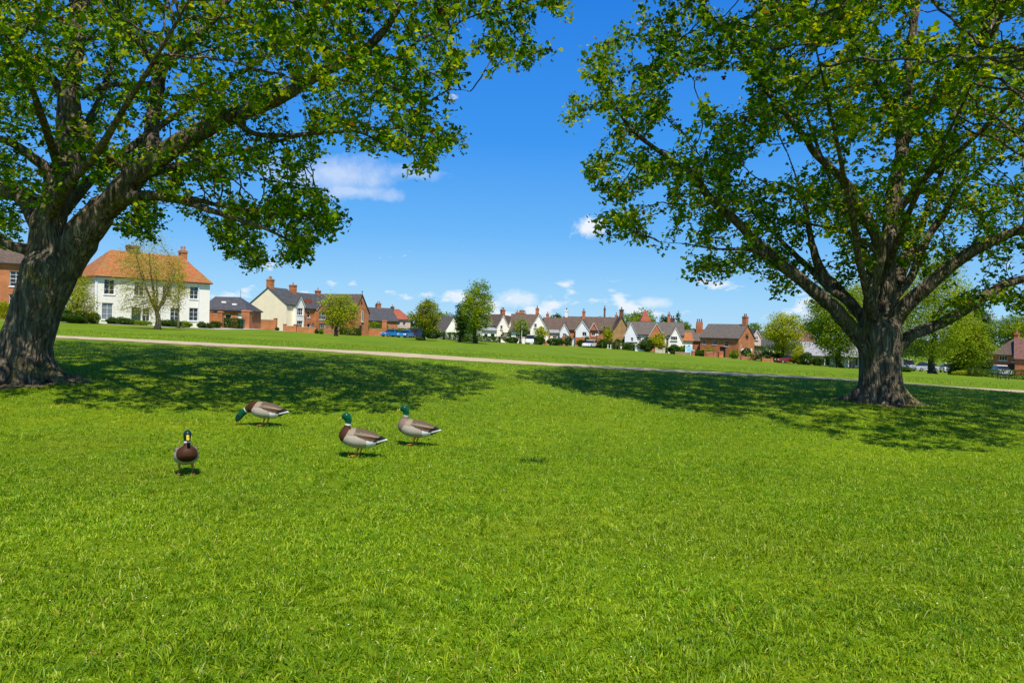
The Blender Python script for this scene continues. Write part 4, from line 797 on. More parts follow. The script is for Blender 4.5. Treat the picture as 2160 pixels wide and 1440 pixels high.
m_frame = simple('white_paint', (0.82, 0.81, 0.78), 0.5, 0.4, 0.03)
m_gutter = simple('black_gutter', (0.03, 0.03, 0.032), 0.5, 0.4, 0.1)
m_glass, t = newmat('window_glass'); o = t.a('ShaderNodeOutputMaterial'); p = t.a('ShaderNodeBsdfPrincipled', i_Roughness=0.06, i_0=(0.018, 0.021, 0.024, 1)); p.inputs['Specular IOR Level'].default_value = 0.6; t.l(p.outputs[0], o.inputs[0])
m_curtain, t = newmat('curtained_glass'); o = t.a('ShaderNodeOutputMaterial'); p = t.a('ShaderNodeBsdfPrincipled', i_Roughness=0.1, i_0=(0.20, 0.22, 0.25, 1)); p.inputs['Specular IOR Level'].default_value = 0.6; t.l(p.outputs[0], o.inputs[0])
m_dkgreen = simple('dark_green_paint', (0.03, 0.06, 0.04), 0.4, 0.4, 0.1); m_teal = simple('teal_paint', (0.02, 0.17, 0.24), 0.4, 0.4, 0.1); m_dkdoor = simple('dark_timber', (0.035, 0.025, 0.02), 0.6, 0.3, 0.2)
m_stone = simple('pale_stone', (0.55, 0.47, 0.36), 0.85, 0.2, 0.15, 2); m_pot = simple('terracotta', (0.42, 0.20, 0.09), 0.8, 0.2, 0.15)

def wall_side(mb, x0, x1, h, ops, y=0.0, inward=1, th=0.28, z0=-1.2):
    """flat wall in the x-z plane with real openings; inward = direction of the reveal"""
    xs = sorted({x0, x1, *[q for o in ops for q in (o[0], o[1])]}); zs = sorted({z0, h, *[q for o in ops for q in (o[2], o[3])]})
    for i in range(len(xs) - 1):
        for j in range(len(zs) - 1):
            cx, cz = (xs[i] + xs[i + 1]) / 2, (zs[j] + zs[j + 1]) / 2
            if any(o[0] < cx < o[1] and o[2] < cz < o[3] for o in ops): continue
            mb.add([(xs[i], y, zs[j]), (xs[i + 1], y, zs[j]), (xs[i + 1], y, zs[j + 1]), (xs[i], y, zs[j + 1])], [(0, 1, 2, 3)])
    d = 0.16 * inward
    for a, b, c, e in ops:
        mb.add([(a, y, c), (b, y, c), (b, y, e), (a, y, e), (a, y + d, c), (b, y + d, c), (b, y + d, e), (a, y + d, e)], [(0, 4, 5, 1), (1, 5, 6, 2), (2, 6, 7, 3), (3, 7, 4, 0)])
def window(parent, x, z, w, h, cols=2, rows=3, y=0.0, inward=1, glass=None, frame=None, name='window', sill=True):
    f = 0.055; yo = y + 0.10 * inward; yi = y + 0.155 * inward; a, b = min(yo, yi), max(yo, yi); mb = MB()
    mb.box(x - w / 2, x + w / 2, a, b, z - h / 2, z - h / 2 + f); mb.box(x - w / 2, x + w / 2, a, b, z + h / 2 - f, z + h / 2)
    mb.box(x - w / 2, x - w / 2 + f, a, b, z - h / 2 + f, z + h / 2 - f); mb.box(x + w / 2 - f, x + w / 2, a, b, z - h / 2 + f, z + h / 2 - f)
    g = 0.032
    for i in range(1, cols): q = x - w / 2 + w * i / cols; mb.box(q - g / 2, q + g / 2, a + 0.008, b - 0.008, z - h / 2 + f, z + h / 2 - f)
    for i in range(1, rows):
        q = z - h / 2 + h * i / rows; g2 = 0.05 if abs(i * 2 - rows) < 1 else g
        mb.box(x - w / 2 + f, x + w / 2 - f, a + 0.012, b - 0.012, q - g2 / 2, q + g2 / 2)
    if sill: mb.box(x - w / 2 - 0.08, x + w / 2 + 0.08, min(y - 0.07 * inward, y + 0.1 * inward), max(y - 0.07 * inward, y + 0.1 * inward), z - h / 2 - 0.09, z - h / 2 - 0.002)
    fr = mb.build(name, frame or m_frame, parent)
    yg = y + 0.150 * inward
    mesh_obj('pane', [(x - w / 2 + 0.01, yg, z - h / 2 + 0.01), (x + w / 2 - 0.01, yg, z - h / 2 + 0.01), (x + w / 2 - 0.01, yg, z + h / 2 - 0.01), (x - w / 2 + 0.01, yg, z + h / 2 - 0.01)], [(0, 1, 2, 3)] if inward > 0 else [(3, 2, 1, 0)], glass or m_glass, fr)
    return fr
def door(parent, x, w, h, mat, y=0.0, z0=0.0):
    mb = MB(); mb.box(x - w / 2, x + w / 2, y + 0.10, y + 0.15, z0, z0 + h)
    for k in range(2): mb.box(x - w * 0.36, x + w * 0.36, y + 0.085, y + 0.099, z0 + 0.15 + k * h * 0.5, z0 + h * 0.42 + k * h * 0.5)
    d = mb.build('door', mat, parent); hb = MB(); hb.box(x + w * 0.34, x + w * 0.40, y + 0.05, y + 0.084, z0 + h * 0.46, z0 + h * 0.5); hb.build('handle', m_gutter, d); return d
def chimney(parent, x, y, z0, z1, w, d, mat, pots=2, potmat=None):
    mb = MB(); mb.box(x - w / 2, x + w / 2, y - d / 2, y + d / 2, z0, z1 - 0.28); mb.box(x - w / 2 - 0.07, x + w / 2 + 0.07, y - d / 2 - 0.07, y + d / 2 + 0.07, z1 - 0.28, z1 - 0.14); mb.box(x - w / 2 - 0.02, x + w / 2 + 0.02, y - d / 2 - 0.02, y + d / 2 + 0.02, z1 - 0.14, z1)
    c = mb.build('chimney', mat, parent)
    for i in range(pots):
        q = x + (i - (pots - 1) / 2) * (w / max(pots, 1)) * 0.9; pb = MB(); pb.tube([(q, y, z1 - 0.02), (q, y, z1 + 0.38), (q, y, z1 + 0.42), (q, y, z1 + 0.5)], [0.13, 0.10, 0.13, 0.125], 9); pb.build('chimney_pot', potmat or m_pot, c, False)
    return c
def roof_gable_x(mb, x0, x1, y0, y1, e, r, ov=0.25, th=0.16, ridge=None):
    """ridge runs along x"""
    ym = (y0 + y1) / 2 if ridge is None else ridge; s = (r - e) / (ym - y0); s2 = (r - e) / (y1 - ym)
    mb.prism([(y0 - ov, e - ov * s), (ym, r), (y1 + ov, e - ov * s2), (y1 + ov, e - ov * s2 + th), (ym, r + th), (y0 - ov, e - ov * s + th)], 'x', x0, x1)
def roof_gable_y(mb, x0, x1, y0, y1, e, r, ov=0.2, th=0.16, apex=None):
    xm = (x0 + x1) / 2 if apex is None else apex; s = (r - e) / (xm - x0); s2 = (r - e) / (x1 - xm)
    mb.prism([(x0 - ov, e - ov * s), (xm, r), (x1 + ov, e - ov * s2), (x1 + ov, e - ov * s2 + th), (xm, r + th), (x0 - ov, e - ov * s + th)], 'y', y0, y1)
def roof_hip(mb, x0, x1, y0, y1, e, r, ha, hb, ov=0.3, th=0.14):
    ym = (y0 + y1) / 2; a, b, c, d = x0 - ov, x1 + ov, y0 - ov, y1 + ov; s = ov * (r - e) / (ym - y0); e2 = e - s
    lo = [(a, c, e2), (b, c, e2), (b, d, e2), (a, d, e2)]; hi = [(p[0], p[1], e2 + th) for p in lo]; rg = [(x0 + ha, ym, r + th), (x1 - hb, ym, r + th)]
    mb.add(lo + hi + rg, [(3, 2, 1, 0), (0, 1, 5, 4), (1, 2, 6, 5), (2, 3, 7, 6), (3, 0, 4, 7), (4, 5, 9, 8), (5, 6, 9), (6, 7, 8, 9), (7, 4, 8)])
class House:
    """A, B: ground corners of the front seen in the photograph (px, py, Y); local x runs A to B, y goes into the house"""
    def __init__(s, name, label, A, B, depth, eave, ridge, kind, wall, roof, cat='house', group=None, wins=(), doors=(), side_wins=(), hips=(2, 2), ov=0.25, apex=None, ends=None):
        a, b = G(*A), G(*B); s.a, s.b = a, b; d = b[:2] - a[:2]; s.w = w = float(np.linalg.norm(d)); rz = math.atan2(d[1], d[0]); z = min(a[2], b[2])
        s.o = o = thing(name, label, cat, (a[0], a[1], z), rz, group); s.t = d / w; s.A, s.B = A, B; s.eave, s.ridge, s.depth = eave, ridge, depth
        ops = [(x - ww / 2, x + ww / 2, zz - h / 2, zz + h / 2) for x, zz, ww, h, *_ in wins if zz + h / 2 < eave - 0.05] + [(x - ww / 2, x + ww / 2, 0.05, h) for x, ww, h, *_ in doors]
        mb = MB(); wall_side(mb, 0, w, eave, ops); ap = w / 2 if apex is None else apex
        mb.add([(w, 0, -1.2), (w, depth, -1.2), (w, depth, eave), (w, 0, eave)], [(0, 1, 2, 3)]); mb.add([(0, depth, -1.2), (0, 0, -1.2), (0, 0, eave), (0, depth, eave)], [(0, 1, 2, 3)])
        mb.add([(w, depth, -1.2), (0, depth, -1.2), (0, depth, eave), (w, depth, eave)], [(0, 1, 2, 3)])
        if kind == 'x': mb.add([(0, depth, eave), (0, 0, eave), (0, depth / 2, ridge)], [(0, 1, 2)]); mb.add([(w, 0, eave), (w, depth, eave), (w, depth / 2, ridge)], [(0, 1, 2)])
        if kind == 'y': mb.add([(0, 0, eave), (w, 0, eave), (ap, 0, ridge)], [(0, 1, 2)]); mb.add([(w, depth, eave), (0, depth, eave), (ap, depth, ridge)], [(0, 1, 2)])
        s.wall = mesh_obj('wall', mb.v, mb.f, wall, o)
        rb = MB(); e0, e1 = (0.18, 0.18) if ends is None else ends
        if kind == 'x': roof_gable_x(rb, -e0, w + e1, 0, depth, eave, ridge, ov)
        elif kind == 'y': roof_gable_y(rb, 0, w, -0.22, depth + 0.15, eave, ridge, ov, apex=ap)
        else: roof_hip(rb, 0, w, 0, depth, eave, ridge, hips[0], hips[1], ov)
        s.roof = rb.build('roof', roof, o)
        for x, zz, ww, h, *r in wins: window(o, x, zz, ww, h, *(r[:2] if r else (2, 3)), y=(0 if zz + h / 2 < eave - 0.05 else -0.17), glass=(m_curtain if len(r) > 2 and r[2] else None))
        for x, ww, h, m in doors: door(o, x, ww, h - 0.05, m, 0, 0.05)
        if kind in 'xh':
            g = MB(); g.box(-0.1, w + 0.1, -ov - 0.10, -ov - 0.002, eave - ov * (ridge - eave) / (depth / 2) - 0.02, eave - ov * (ridge - eave) / (depth / 2) + 0.09); g.build('gutter', m_gutter, o)
    def x_at(s, px):
        """distance along the front where the photograph column px meets it"""
        k = (px - 1080) / F; a = s.a; return float((k * a[1] - a[0]) / (s.t[0] - k * s.t[1]))
    def gable(s, name, x, w, proj, eave, ridge, wall, roof, wins=(), lower=None, lz=0):
        """a cross gable or bay standing proj metres in front of the front wall"""
        mb = MB(); ops = [(q - ww / 2, q + ww / 2, zz - h / 2, zz + h / 2) for q, zz, ww, h, *_ in wins if zz + h / 2 < eave - 0.05]
        y = -proj; x0, x1 = x - w / 2, x + w / 2; back = s.depth / 2
        wall_side(mb, x0, x1, eave, ops, y=y)
        mb.add([(x1, y, -1.2), (x1, 0.05, -1.2), (x1, 0.05, eave), (x1, y, eave)], [(0, 1, 2, 3)]); mb.add([(x0, 0.05, -1.2), (x0, y, -1.2), (x0, y, eave), (x0, 0.05, eave)], [(0, 1, 2, 3)])
        mb.add([(x0, y, eave), (x1, y, eave), (x, y, ridge)], [(0, 1, 2)])
        bay = mesh_obj(name, mb.v, mb.f, wall, s.o)
        rb = MB(); roof_gable_y(rb, x0, x1, y - 0.2, back, eave, ridge, 0.18); rb.build('roof', roof, bay)
        bb = MB(); k = (ridge - eave) / (w / 2)
        for sg in (-1, 1):
            xe = x + sg * (w / 2 + 0.18); ze = eave - 0.18 * k
            bb.prism([(xe, ze - 0.02), (x, ridge - 0.02), (x, ridge - 0.22), (xe, ze - 0.2)] if sg < 0 else [(x, ridge - 0.02), (xe, ze - 0.02), (xe, ze - 0.2), (x, ridge - 0.22)], 'y', y - 0.17, y - 0.12)
        bb.build('bargeboard', m_frame, bay)
        for q, zz, ww, h, *r in wins: window(bay, q, zz, ww, h, *(r[:2] if r else (2, 2)), y=(y if zz + h / 2 < eave - 0.05 else y - 0.17))
        if lower is not None:
            lb = MB(); lb.box(x0 - 0.03, x1 + 0.03, y - 0.035, 0.02, -1.2, lz); lb.build('plinth', lower, bay)
        return bay
    def ch(s, x, y, z0, z1, w, d, mat, pots=2, potmat=None): return chimney(s.o, x, y, z0, z1, w, d, mat, pots, potmat)

def col_x(A, B, px):
    a, b = G(*A), G(*B); d = b[:2] - a[:2]; w = np.linalg.norm(d); t_ = d / w; k = (px - 1080) / F; return float((k * a[1] - a[0]) / (t_[0] - k * t_[1]))
H0X = [col_x((-150, 662, 70), (118, 679, 75), q) for q in (31, -30, -90)]
# the big brick house behind the leaning tree
h = House('brick_house', 'two storey orange brick house half hidden behind the leaning tree trunk', (-150, 662, 70), (118, 679, 75), 8, 5.7, 8.0, 'h', m_brick, m_rbrown, hips=(3, 3.2),
          wins=[(x_, z_, w_, h_, 2, 4) for x_ in H0X for z_, w_, h_ in ((4.15, 1.05, 1.55), (1.7, 1.1, 1.8))])
h.ch(8.6, 5.6, 6.0, 9.0, 0.8, 0.7, m_brick, 2)
# long white house with the orange roof
h = House('white_house', 'long white rendered house under an orange tiled hipped roof, beyond the bare young tree', (199, 681, 77), (441, 692, 86), 7.2, 5.35, 8.3, 'h', m_white, m_rorange, hips=(2.6, 1.8),
          wins=[(1.40, 4.15, 1.05, 1.6, 2, 3), (1.25, 1.55, 1.1, 1.8, 2, 3, 1), (10.45, 4.05, 1.0, 1.45, 2, 3), (10.45, 1.55, 1.05, 1.5, 2, 3), (4.4, 4.15, 1.0, 1.5, 2, 3), (7.4, 4.1, 1.0, 1.5, 2, 3), (5.2, 1.3, 0.8, 1.4, 2, 2), (8.3, 1.5, 1.0, 1.5, 2, 3)],
          doors=[(4.15, 1.0, 2.1, m_dkgreen)])
h.ch(4.9, 3.6, 7.3, 9.15, 1.15, 0.8, m_brickd, 0); h.ch(10.9, 4.4, 6.2, 9.2, 0.75, 0.75, m_brick, 2)
for x_ in (0.12, 10.9): pd = MB(); pd.box(x_, x_ + 0.08, -0.1, -0.02, 0, 5.2); pd.build('drainpipe', m_bluewhite, h.o)
# low annexe
h = House('annexe', 'low brick annexe with a grey slate roof and two small skylights, beside the white house', (425, 690, 103), (519, 692, 103), 6, 2.5, 4.3, 'h', m_brick, m_rslate, hips=(0.6, 2.0),
          wins=[(3.7, 1.25, 0.85, 1.3, 1, 2)], doors=[(5.5, 0.9, 2.1, m_frame)])
for x, q in ((2.55, 0.52), (4.25, 0.36)):
    k = MB(); zc = 2.5 + 1.8 * q; yc = 3 * q; k.box(x - 0.3, x + 0.3, yc - 0.32, yc + 0.22, zc + 0.05, zc + 0.32); k.build('skylight', m_frame, h.o)
k = MB(); k.tube([(4.3, 3, 4.3), (4.3, 3, 5.6)], [0.03, 0.02], 6); k.box(4.0, 4.6, 2.99, 3.01, 5.2, 5.23); k.build('aerial', m_gutter, h.o)
# cream end house and brick terrace
h = House('cream_house', 'cream rendered end house with a big blank gable and a white bay window', (603, 698, 130), (641, 700, 134.6), 8.2, 4.9, 7.8, 'x', m_cream, m_rslate, ends=(0.15, 0.0), wins=[])
h.gable('bay', 2.9, 2.3, 0.7, 4.9, 6.5, m_white, m_rslate, [(2.9, 3.7, 1.6, 1.25, 3, 2), (2.9, 1.4, 1.6, 1.3, 3, 2)])
h.ch(0.45, 4.1, 7.2, 9.4, 0.85, 1.1, m_brick, 3)
h2 = House('brick_terrace', 'terrace of brick houses with a slate roof joined to the cream house', (641.3, 700, 134.7), (752, 706, 149), 8.2, 4.85, 7.7, 'x', m_brick, m_rslate, ends=(0.0, 0.1),
           wins=[(1.2, 3.7, 0.8, 1.2, 1, 2), (1.3, 1.25, 0.9, 1.5, 1, 2), (9.5, 3.6, 0.9, 1.3, 2, 2), (12.6, 3.6, 0.9, 1.3, 2, 2), (10.5, 1.3, 0.9, 1.4, 2, 2)], doors=[(2.7, 0.95, 2.1, m_teal), (4.0, 0.8, 2.1, m_curtain), (8.2, 0.9, 2.1, m_dkdoor)])
h2.gable('bay', h2.x_at(674), 3.4, 0.6, 4.9, 6.6, m_brick, m_rslate, [(h2.x_at(674), 3.6, 1.8, 1.5, 3, 2), (h2.x_at(674), 1.3, 1.8, 1.7, 3, 2)])
h2.ch(1.4, 4.1, 7.1, 9.2, 0.8, 1.2, m_brick, 1); h2.ch(8.5, 4.1, 7.1, 8.6, 0.7, 0.9, m_brickr, 1)
k = MB(); k.prism([(1.0, 5.9), (3.4, 5.9), (3.4, 6.6), (1.0, 6.6)], 'y', 1.2, 3.2); d_ = k.build('dormer', m_rred, h2.o)
# chapel-like gable
h = House('brick_hall', 'tall narrow brick hall gable with stacked windows and a finial, end of the terrace', (745, 707, 145.5), (776.5, 709, 150), 11, 4.7, 8.2, 'y', m_brick, m_rbrown,
          wins=[(2.75, 3.9, 0.5, 2.2, 1, 5)], doors=[(2.4, 0.9, 2.0, m_dkdoor)])
k = MB(); k.tube([(h.w / 2, -0.1, 8.2), (h.w / 2, -0.1, 9.1)], [0.06, 0.04], 6); k.box(h.w / 2 - 0.25, h.w / 2 + 0.25, -0.13, -0.07, 8.75, 8.85); k.build('finial', m_gutter, h.o)
k = MB(); k.box(h.w / 2 - 0.2, h.w / 2 + 0.2, -0.05, 0.0, 6.3, 6.9); k.build('vent', m_dkdoor, h.o)
# grey roofed house and pink house beyond
h = House('slate_roofed_house', 'low house with a broad dark slate roof and red twin chimney, behind the blue cars', (776, 710, 166), (838, 712, 170), 8, 3.5, 6.4, 'x', m_brick, m_rslate, wins=[(1.5, 1.6, 1, 1.1), (4.6, 1.6, 1, 1.1)])
h.ch(4.1, 4, 6.0, 7.6, 1.0, 0.7, m_brickr, 2)
h = House('pink_house', 'pink house with a red tiled roof peeping out behind the slate roofed house', (832, 712, 184), (865, 713, 187), 7, 4.2, 6.7, 'h', m_pinkish, m_rred, hips=(1.3, 1.3), wins=[(1.2, 3.2, 0.8, 1.0, 1, 2), (2.8, 3.2, 0.8, 1.0, 1, 2), (2, 1.3, 1, 1.2, 1, 2)])
h.ch(1.0, 3, 6.2, 7.4, 0.7, 0.6, m_brickd, 1)
h = House('brown_cottage', 'small brown cottage showing between the two green trees', (912, 714, 172), (938, 715, 172), 6, 2.9, 4.9, 'x', m_brick, m_rbrown, wins=[(1.4, 1.5, 0.9, 0.9)])
h = House('thatched_cottage', 'small white cottage with a low sweeping brown roof, left of the tallest green tree', (938, 716, 166), (976, 718, 168), 7, 2.0, 5.2, 'y', m_white, m_rgrey, apex=2.0, wins=[(2.6, 1.0, 0.7, 0.8, 1, 2), (1.3, 1.0, 0.6, 0.8, 1, 2)])
# white gabled pair
h = House('twin_gabled_house', 'white house with two steep gables and a tall twin red chimney between them', (1043, 722, 165), (1092, 724, 169), 8, 3.7, 6.1, 'x', m_white, m_rbrown, wins=[(4.6, 1.3, 0.9, 1.0)])
h.gable('gable_wing', 1.6, 3.2, 0.8, 3.6, 6.2, m_white, m_rbrown, [(1.2, 3.4, 0.7, 0.9, 1, 2), (1.6, 1.3, 1.0, 1.1)]); h.gable('gable_wing', 4.5, 2.3, 0.4, 3.8, 5.9, m_white, m_rbrown, [(4.5, 3.2, 0.6, 0.8, 1, 2)])
h.ch(3.2, 1.5, 4.6, 7.5, 0.95, 0.7, m_brickr, 2, m_brickd)
h = House('lean_to', 'low flat white building with dark openings at the foot of the tallest green tree', (1016, 722, 163), (1046, 723, 163), 4, 2.4, 3.0, 'x', m_white, m_rlight, cat='outbuilding', wins=[(0.9, 1.2, 0.8, 1.0, 1, 1), (2.4, 1.1, 0.9, 1.3, 1, 1)])
h = House('white_cottage', 'white cottage with a broad dark roof and a large white gable facing the green', (1078, 725, 160), (1128, 726, 160), 8, 3.1, 6.4, 'x', m_white, m_rbrown, wins=[(1.4, 1.5, 0.9, 1.1), (4.0, 1.5, 0.9, 1.1)], doors=[(2.7, 0.9, 2.0, m_dkdoor)], ov=0.5)
h.gable('gable_wing', 5.9, 4.2, 1.2, 2.9, 6.5, m_white, m_rgrey, [(5.2, 4.0, 0.6, 0.9, 1, 2), (5.0, 1.5, 0.8, 1.1), (6.6, 1.5, 0.9, 1.1), (6.4, 3.6, 0.6, 0.7, 1, 2)])
h.ch(5.7, 5, 5.6, 8.0, 0.75, 0.7, m_brickr, 1, m_brickd); h.ch(1.8, 5.6, 5.6, 7.0, 2.0, 0.6, m_brick, 3)
h = House('brown_roofed_house', 'house with a plain brown roof set back behind the white gable', (1148, 728, 176), (1192, 730, 176), 8, 3.6, 6.3, 'x', m_brick, m_rbrown, wins=[(1.5, 1.7, 0.9, 1.1), (3.6, 1.7, 0.9, 1.1)])
h.ch(0.8, 4.2, 5.6, 7.4, 0.7, 0.6, m_brick, 1)
h = House('garden_room', 'small white flat fronted extension with one window beside the white gable', (1160, 729, 161), (1180, 730, 161), 4, 2.6, 3.2, 'x', m_white, m_rlight, cat='outbuilding', wins=[(1.0, 1.4, 0.9, 1.0)])
# long brown terrace
h = House('long_terrace', 'long brick terrace under one continuous dark brown roof with a grey gable and red dormer', (1180, 731, 158), (1303, 736, 155), 9, 3.7, 6.5, 'x', m_brick, m_rbrown,
          wins=[(0.9, 2.6, 0.8, 0.9, 1, 2), (2.2, 1.3, 0.9, 1.1), (8.0, 2.7, 0.9, 0.9), (9.9, 1.3, 1.0, 1.1), (11.2, 2.7, 0.8, 0.9), (6.9, 1.3, 0.9, 1.1)], doors=[(8.4, 0.9, 2.0, m_dkdoor), (3.2, 0.9, 2.0, m_frame)])
h.gable('gable_wing', h.x_at(1229), 2.9, 0.8, 3.7, 5.7, m_bluewhite, m_rbrown, [(h.x_at(1233), 2.8, 0.9, 0.9, 2, 1)], m_brick, 2.1)
h.gable('dormer', h.x_at(1252), 2.0, 0.15, 3.6, 5.4, m_brickr, m_rred, [(h.x_at(1252), 2.9, 0.9, 0.8, 2, 1)])
h.gable('gable_wing', 1.1, 2.0, 0.5, 3.3, 5.0, m_bluewhite, m_rbrown, [(1.1, 2.4, 0.8, 0.8)])
h.ch(0.6, 4.5, 5.6, 8.0, 0.6, 0.7, m_white, 1, m_brickd); h.ch(4.5, 4.0, 5.8, 7.9, 0.6, 0.6, m_brick, 1, m_brickd); h.ch(9.0, 4.6, 5.9, 8.6, 0.35, 0.4, m_brickd, 1, m_brickd); h.ch(11.6, 4.6, 5.9, 7.2, 0.6, 0.6, m_brick, 1)
h = House('ivy_house', 'ivy covered ochre brick gable topped by a dark chimney, between terrace and white house', (1291, 737, 152.5), (1328, 739, 152.5), 9, 3.6, 6.7, 'y', m_bricko, m_rbrown, wins=[(0.9, 1.3, 0.8, 1.0)], doors=[(2.4, 0.9, 2.0, m_dkdoor)])
h.ch(1.85, 0.7, 5.2, 8.3, 0.75, 0.8, m_brickd, 1, m_brickd)
# broad white house with grey gables
h = House('gabled_white_house', 'broad white house with grey brown roofs, pale gables at both ends and a hipped middle', (1322, 739, 150), (1441, 747, 148), 8.5, 3.8, 6.3, 'x', m_white, m_rgrey,
          wins=[(2.4, 2.9, 0.8, 0.9), (4.2, 2.9, 0.8, 0.9), (3.2, 1.2, 0.9, 1.1), (8.2, 2.6, 0.8, 1.0, 1, 2), (9.8, 1.2, 0.8, 1.0)], doors=[(4.9, 0.9, 2.0, m_dkdoor)])
h.gable('gable_wing', 0.75, 2.4, 0.8, 3.8, 6.2, m_bluewhite, m_rgrey, [(1.0, 2.7, 0.5, 0.8, 1, 2)])
h.gable('gable_wing', h.x_at(1384), 2.9, 0.9, 3.7, 6.2, m_brick, m_rgrey, [(h.x_at(1384), 2.9, 0.9, 1.0)])
h.gable('gable_wing', h.x_at(1424), 2.7, 1.2, 2.9, 5.5, m_white, m_rgrey, [(h.x_at(1421), 3.2, 1.3, 0.8, 3, 1), (h.x_at(1420), 1.2, 0.5, 1.0, 1, 2), (h.x_at(1427), 1.2, 0.5, 1.0, 1, 2)])
h.ch(h.x_at(1411), 4.4, 5.4, 8.2, 0.55, 0.6, m_brickr, 1, m_brickr); h.ch(h.x_at(1419), 5.0, 5.4, 7.4, 0.9, 0.6, m_brickd, 2, m_brickd)
h = House('spire_roofed_tower', 'pointed red tiled roof rising behind the broad white house', (1351, 741, 171), (1369, 742, 171), 2.2, 7.0, 9.3, 'h', m_brickr, m_rred, hips=(0.95, 0.95), cat='tower')
h = House('lean_to', 'orange tiled lean to with white wall between white gable and brick house', (1437, 748, 147.5), (1460, 750, 147.5), 4, 2.9, 4.4, 'x', m_white, m_rorange, cat='outbuilding', wins=[(0.6, 1.4, 0.5, 1.1, 1, 2), (1.5, 1.4, 0.5, 1.1, 1, 2)])
# brick house on the right with dark gable ornament
h = House('brick_house', 'red brick house with a grey brown roof and a star shaped vent in its gable', (1476, 752, 147), (1557, 756, 141), 6.3, 3.9, 6.5, 'x', m_brick, m_rgrey,
          wins=[(3.2, 2.9, 0.85, 0.85, 2, 2), (5.8, 2.75, 0.9, 1.0, 1, 2), (0.8, 2.9, 0.6, 0.8, 1, 2), (2.2, 1.0, 0.8, 0.9, 1, 2), (7.4, 1.2, 0.8, 0.8)], doors=[(5.0, 1.3, 2.1, m_dkdoor)])
h.ch(h.w - 0.45, 3.15, 5.6, 8.2, 0.8, 1.0, m_brickr, 2, m_brickd)
k = MB()
for i in range(4):
    a_ = i * math.pi / 4; k.add([(h.w + 0.05, 3.15 + math.cos(a_ + q * math.pi / 2) * (0.95 if q % 2 == 0 else 0.16), 4.2 + math.sin(a_ + q * math.pi / 2) * (0.95 if q % 2 == 0 else 0.16)) for q in range(4)], [(0, 1, 2, 3)]) if i < 4 else None
for v_ in list(k.v): pass
o_ = k.build('vent', m_dkdoor, h.o)
k = MB(); k.box(h.w + 0.0, h.w + 0.06, 1.2, 5.4, 0, 1.9); k.build('painted_panel', m_bluewhite, h.o)
h = House('brick_wing', 'lower wing of the star vent brick house, with a big tapered chimney at its ridge', (1446, 750, 150.5), (1478, 752, 150), 5, 3.0, 5.0, 'x', m_brickr, m_rgrey, cat='house', wins=[(1.2, 1.4, 0.8, 1.0)])
k = MB(); xx = h.x_at(1476); k.box(xx - 0.75, xx + 0.75, 1.6, 2.7, 3.8, 6.9, 0.12); c_ = k.build('chimney', m_brickr, h.o)
for i in (-1, 0, 1): q = MB(); q.tube([(xx + 0.4 * i, 2.15, 6.85), (xx + 0.4 * i, 2.15, 7.5)], [0.13, 0.1], 8); q.build('chimney_pot', m_brickd, c_)
h = House('slate_cottage', 'white cottage with a long grey slate slope, right of the star vent brick house', (1584, 757, 156), (1632, 759, 156), 7, 2.6, 5.8, 'x', m_white, m_rslate, wins=[(3.4, 1.4, 0.9, 0.9), (4.3, 1.4, 0.6, 0.9)])
h.gable('gable_wing', 1.0, 1.9, 0.2, 4.6, 6.2, m_pinkish, m_rslate, [(1.0, 4.4, 0.7, 0.7)])
h = House('pavilion', 'long low white pavilion with a pale grey roof, beside the straight flared trunk', (1686, 767, 134), (1838, 779, 129), 7, 2.3, 4.2, 'x', m_white, m_rlight, cat='pavilion',
          wins=[(2.0, 1.2, 1.2, 1.3, 2, 2), (6.6, 1.2, 0.8, 1.4, 1, 2), (9.0, 1.2, 1.4, 1.5, 2, 1), (10.8, 1.2, 1.4, 1.5, 2, 1)], doors=[(4.6, 1.0, 2.0, m_dkdoor), (7.8, 1.0, 2.0, m_frame)], ov=0.9)
for i in range(7): k = MB(); x_ = 0.4 + i * 1.95; k.box(x_ - 0.07, x_ + 0.07, -0.8, -0.66, -0.5, 2.0); k.build('post', m_frame, h.o)
h = House('red_roofed_house', 'house with a dull red roof showing above the pavilion', (1684, 766, 165), (1722, 768, 165), 8, 4.2, 6.6, 'x', m_pinkish, m_rdull)
h = House('brick_house', 'brick house with steep brown hipped roofs behind the clipped hedge', (2090, 787, 122), (2145, 791, 119), 7, 3.4, 6.0, 'h', m_brickr, m_rbrown, hips=(2.0, 1.2), wins=[(1.7, 2.8, 1.2, 0.8, 3, 1), (1.6, 1.0, 1.2, 1.2, 3, 1), (3.3, 2.7, 0.7, 0.8, 1, 2)], doors=[(2.9, 0.9, 1.9, m_dkdoor)])
h.ch(2.4, 3.5, 5.6, 7.0, 0.6, 0.6, m_brick, 1)
h = House('red_roofed_house', 'house with a big dull red roof reaching the edge of the picture', (2140, 792, 118), (2290, 800, 113), 8, 2.9, 6.1, 'x', m_brickr, m_rdull, wins=[(2.6, 1.4, 1, 1.1), (5.5, 1.4, 1, 1.1)])
h = House('hillside_house', 'reddish house high among the trees above the hedge', (2078, 720, 175), (2112, 722, 175), 6, 3.2, 5.2, 'x', m_brickr, m_rdull, wins=[(1.2, 1.8, 0.8, 0.9), (2.8, 1.8, 0.8, 0.9)])

